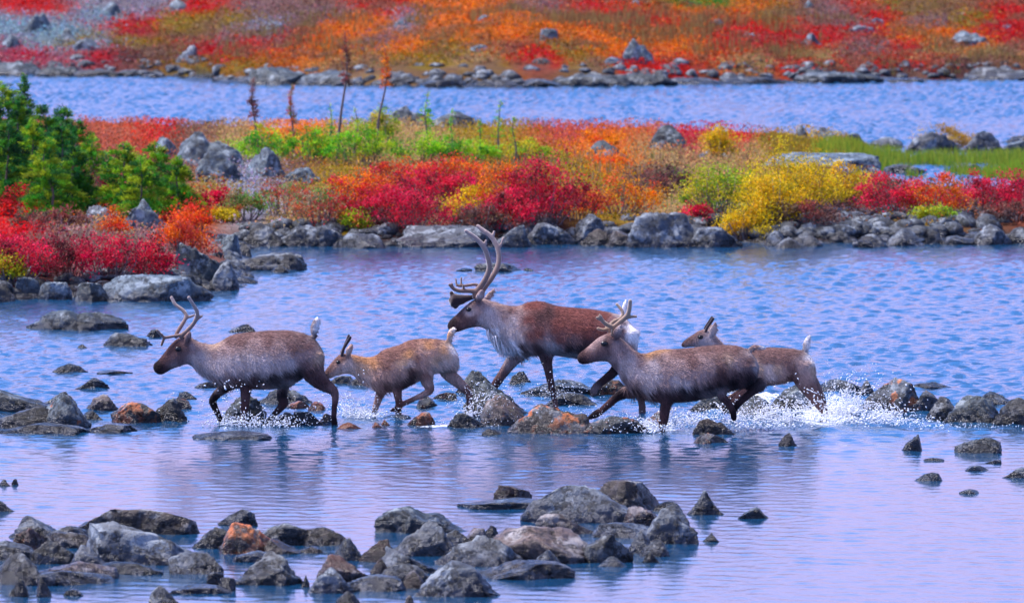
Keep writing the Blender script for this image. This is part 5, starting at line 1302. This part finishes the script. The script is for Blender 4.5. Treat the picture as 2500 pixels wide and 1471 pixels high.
# ------------------------------------------------------------------ spray and white water
def splash(name, label, spots, strands, seed):
    """thrown-up water. spots = scattered drops (u, v, su, sv, n, Y, rmin, rmax);
    strands = torn sheets flying off a point (u, v, Y, n, speed, lean)"""
    r = np.random.RandomState(seed); A = Acc(); V0, F0 = ICO[1]
    def drop(q, rr, d, st):
        q = np.array(q)
        if q[2] < .004: return
        e = d/(np.linalg.norm(d)+1e-9)
        V = V0*rr; V = V+np.outer(V@e, e)*(st-1)
        A.add(V+q, F0)
    for u, v, su, sv, n, Y, r0, r1 in spots:
        for k in range(n):
            q = P(u+r.normal(0, su), v+r.normal(0, sv), Y)+np.array([0, r.normal(0, .25), 0])
            q[2] = abs(q[2])
            drop(q, r0*(r1/r0)**(r.rand()**2.6), np.array([r.normal(), 0, r.normal()]), r.uniform(1, 2.2))
    for u, v, Y, n, sp, lean in strands:
        o = P(u, v, Y); o[2] = max(o[2], .01)
        for k in range(n):
            vx = r.normal(lean, .55)*sp; vz = abs(r.normal(.9, .5))*sp; vy = r.normal(0, .35)*sp
            s = o+np.array([r.normal(0, .07), r.normal(0, .08), 0])
            t1 = r.uniform(.3, 1.0)*2*vz/9.8; m = int(r.uniform(5, 16)); t0 = t1*r.uniform(0, .5)
            pts = np.array([s+np.array([vx*t, vy*t, vz*t-4.9*t*t]) for t in np.linspace(t0, t1, m)])+r.normal(0, .006, (m, 3))
            pts[:, 2] = np.maximum(pts[:, 2], .004)
            w = r.uniform(.0025, .0075)*np.linspace(1, .35, m)
            if r.rand() < .35 and m > 6:
                pts2 = pts[:m//2]; Vt, Q, T = tube(pts2, w[:m//2]*(.4+1.0*r.rand(m//2)), 5); A.add(Vt, Q); A.add(np.zeros((0, 3)), T-len(Vt))
            for i in range(m):
                if r.rand() < .8: drop(pts[i]+r.normal(0, .03, 3), r.uniform(.002, .0075), np.array([vx, vy, vz-9.8*np.linspace(t0, t1, m)[i]]), r.uniform(1.1, 2.6))
    V, F, c = A.get()
    tag(build(name, V, F, M_FOAM), label, 'spray', kind='stuff')
splash('water_spray', 'droplets and foam kicked up round the lead reindeer\'s legs',
       [(560, 995, 24, 32, 70, 91.5, .003, .010), (590, 1035, 45, 7, 120, 91.6, .003, .013), (660, 1028, 50, 12, 90, 91.5, .003, .009), (690, 1035, 40, 7, 70, 91.6, .003, .010), (740, 1015, 40, 12, 60, 91.5, .003, .008), (572, 940, 26, 8, 16, 91.6, .006, .012)],
       [(548, 1036, 91.7, 22, 1.1, -.1), (590, 1038, 91.6, 22, 1.1, .1), (640, 1038, 91.6, 14, 1.0, .3), (690, 1038, 91.5, 14, .9, .4)], 1)
splash('water_spray', 'splash between the lead reindeer\'s hind leg and the first calf',
       [(860, 1000, 18, 14, 90, 93.2, .003, .011), (890, 1012, 26, 6, 110, 93.1, .003, .012), (930, 1000, 50, 18, 80, 92.6, .003, .007)],
       [(868, 1018, 93.1, 70, 1.5, -.35), (900, 1018, 93.0, 34, 1.0, -.4)], 2)
splash('water_spray', 'fine spray over the stones under the bull',
       [(1150, 990, 25, 26, 150, 92.6, .003, .008), (1215, 965, 45, 26, 170, 91.8, .003, .008), (1370, 952, 50, 14, 150, 93.4, .003, .008), (1335, 945, 22, 28, 40, 93.2, .003, .007), (1150, 1035, 60, 7, 110, 92.0, .003, .009), (1420, 1005, 60, 14, 80, 91.0, .003, .008), (1520, 1030, 40, 12, 110, 90.6, .003, .008)],
       [(1150, 1010, 92.4, 22, 1.2, .1), (1520, 1045, 90.7, 16, .8, .2)], 3)
splash('water_spray', 'foam round the straight foreleg of the running reindeer',
       [(1590, 1045, 22, 6, 220, 90.7, .004, .014), (1630, 1034, 35, 11, 200, 91.2, .003, .012), (1700, 1020, 40, 16, 200, 91.9, .003, .010), (1760, 1045, 40, 6, 160, 91.0, .004, .012)],
       [(1580, 1050, 90.7, 40, 1.0, -.5), (1640, 1040, 91.3, 50, 1.2, .5), (1700, 1036, 91.8, 40, 1.1, .2)], 4)
splash('water_spray', 'white rapids spray under the last calf',
       [(1850, 1010, 60, 20, 420, 92.3, .003, .011), (1930, 1024, 50, 9, 260, 92.4, .004, .013), (1960, 975, 40, 22, 110, 93.5, .003, .009), (1860, 1040, 50, 5, 200, 91.4, .004, .013)],
       [(1850, 1022, 92.4, 60, 1.3, .5), (1920, 1028, 92.2, 60, 1.3, .3), (1790, 1030, 92.0, 40, 1.1, .4), (1980, 1012, 93.5, 40, 1.5, -.2)], 5)
splash('water_spray', 'plume of white water behind the last calf\'s hind hoof',
       [(2035, 1005, 24, 20, 220, 93.4, .003, .013), (2065, 980, 22, 18, 150, 93.4, .003, .011), (2050, 1025, 40, 6, 300, 92.2, .004, .014), (2150, 1014, 32, 8, 300, 92.0, .004, .013), (2210, 1028, 40, 5, 240, 91.8, .004, .012), (2330, 1042, 90, 4, 160, 91.5, .003, .010)],
       [(2025, 1020, 93.5, 110, 1.45, .5), (2060, 1012, 93.5, 90, 1.6, .35), (2150, 1022, 92.0, 50, 1.1, .3), (2010, 1024, 92.4, 40, 1.4, -.4), (2085, 1000, 93.5, 14, 2.2, .22)], 6)
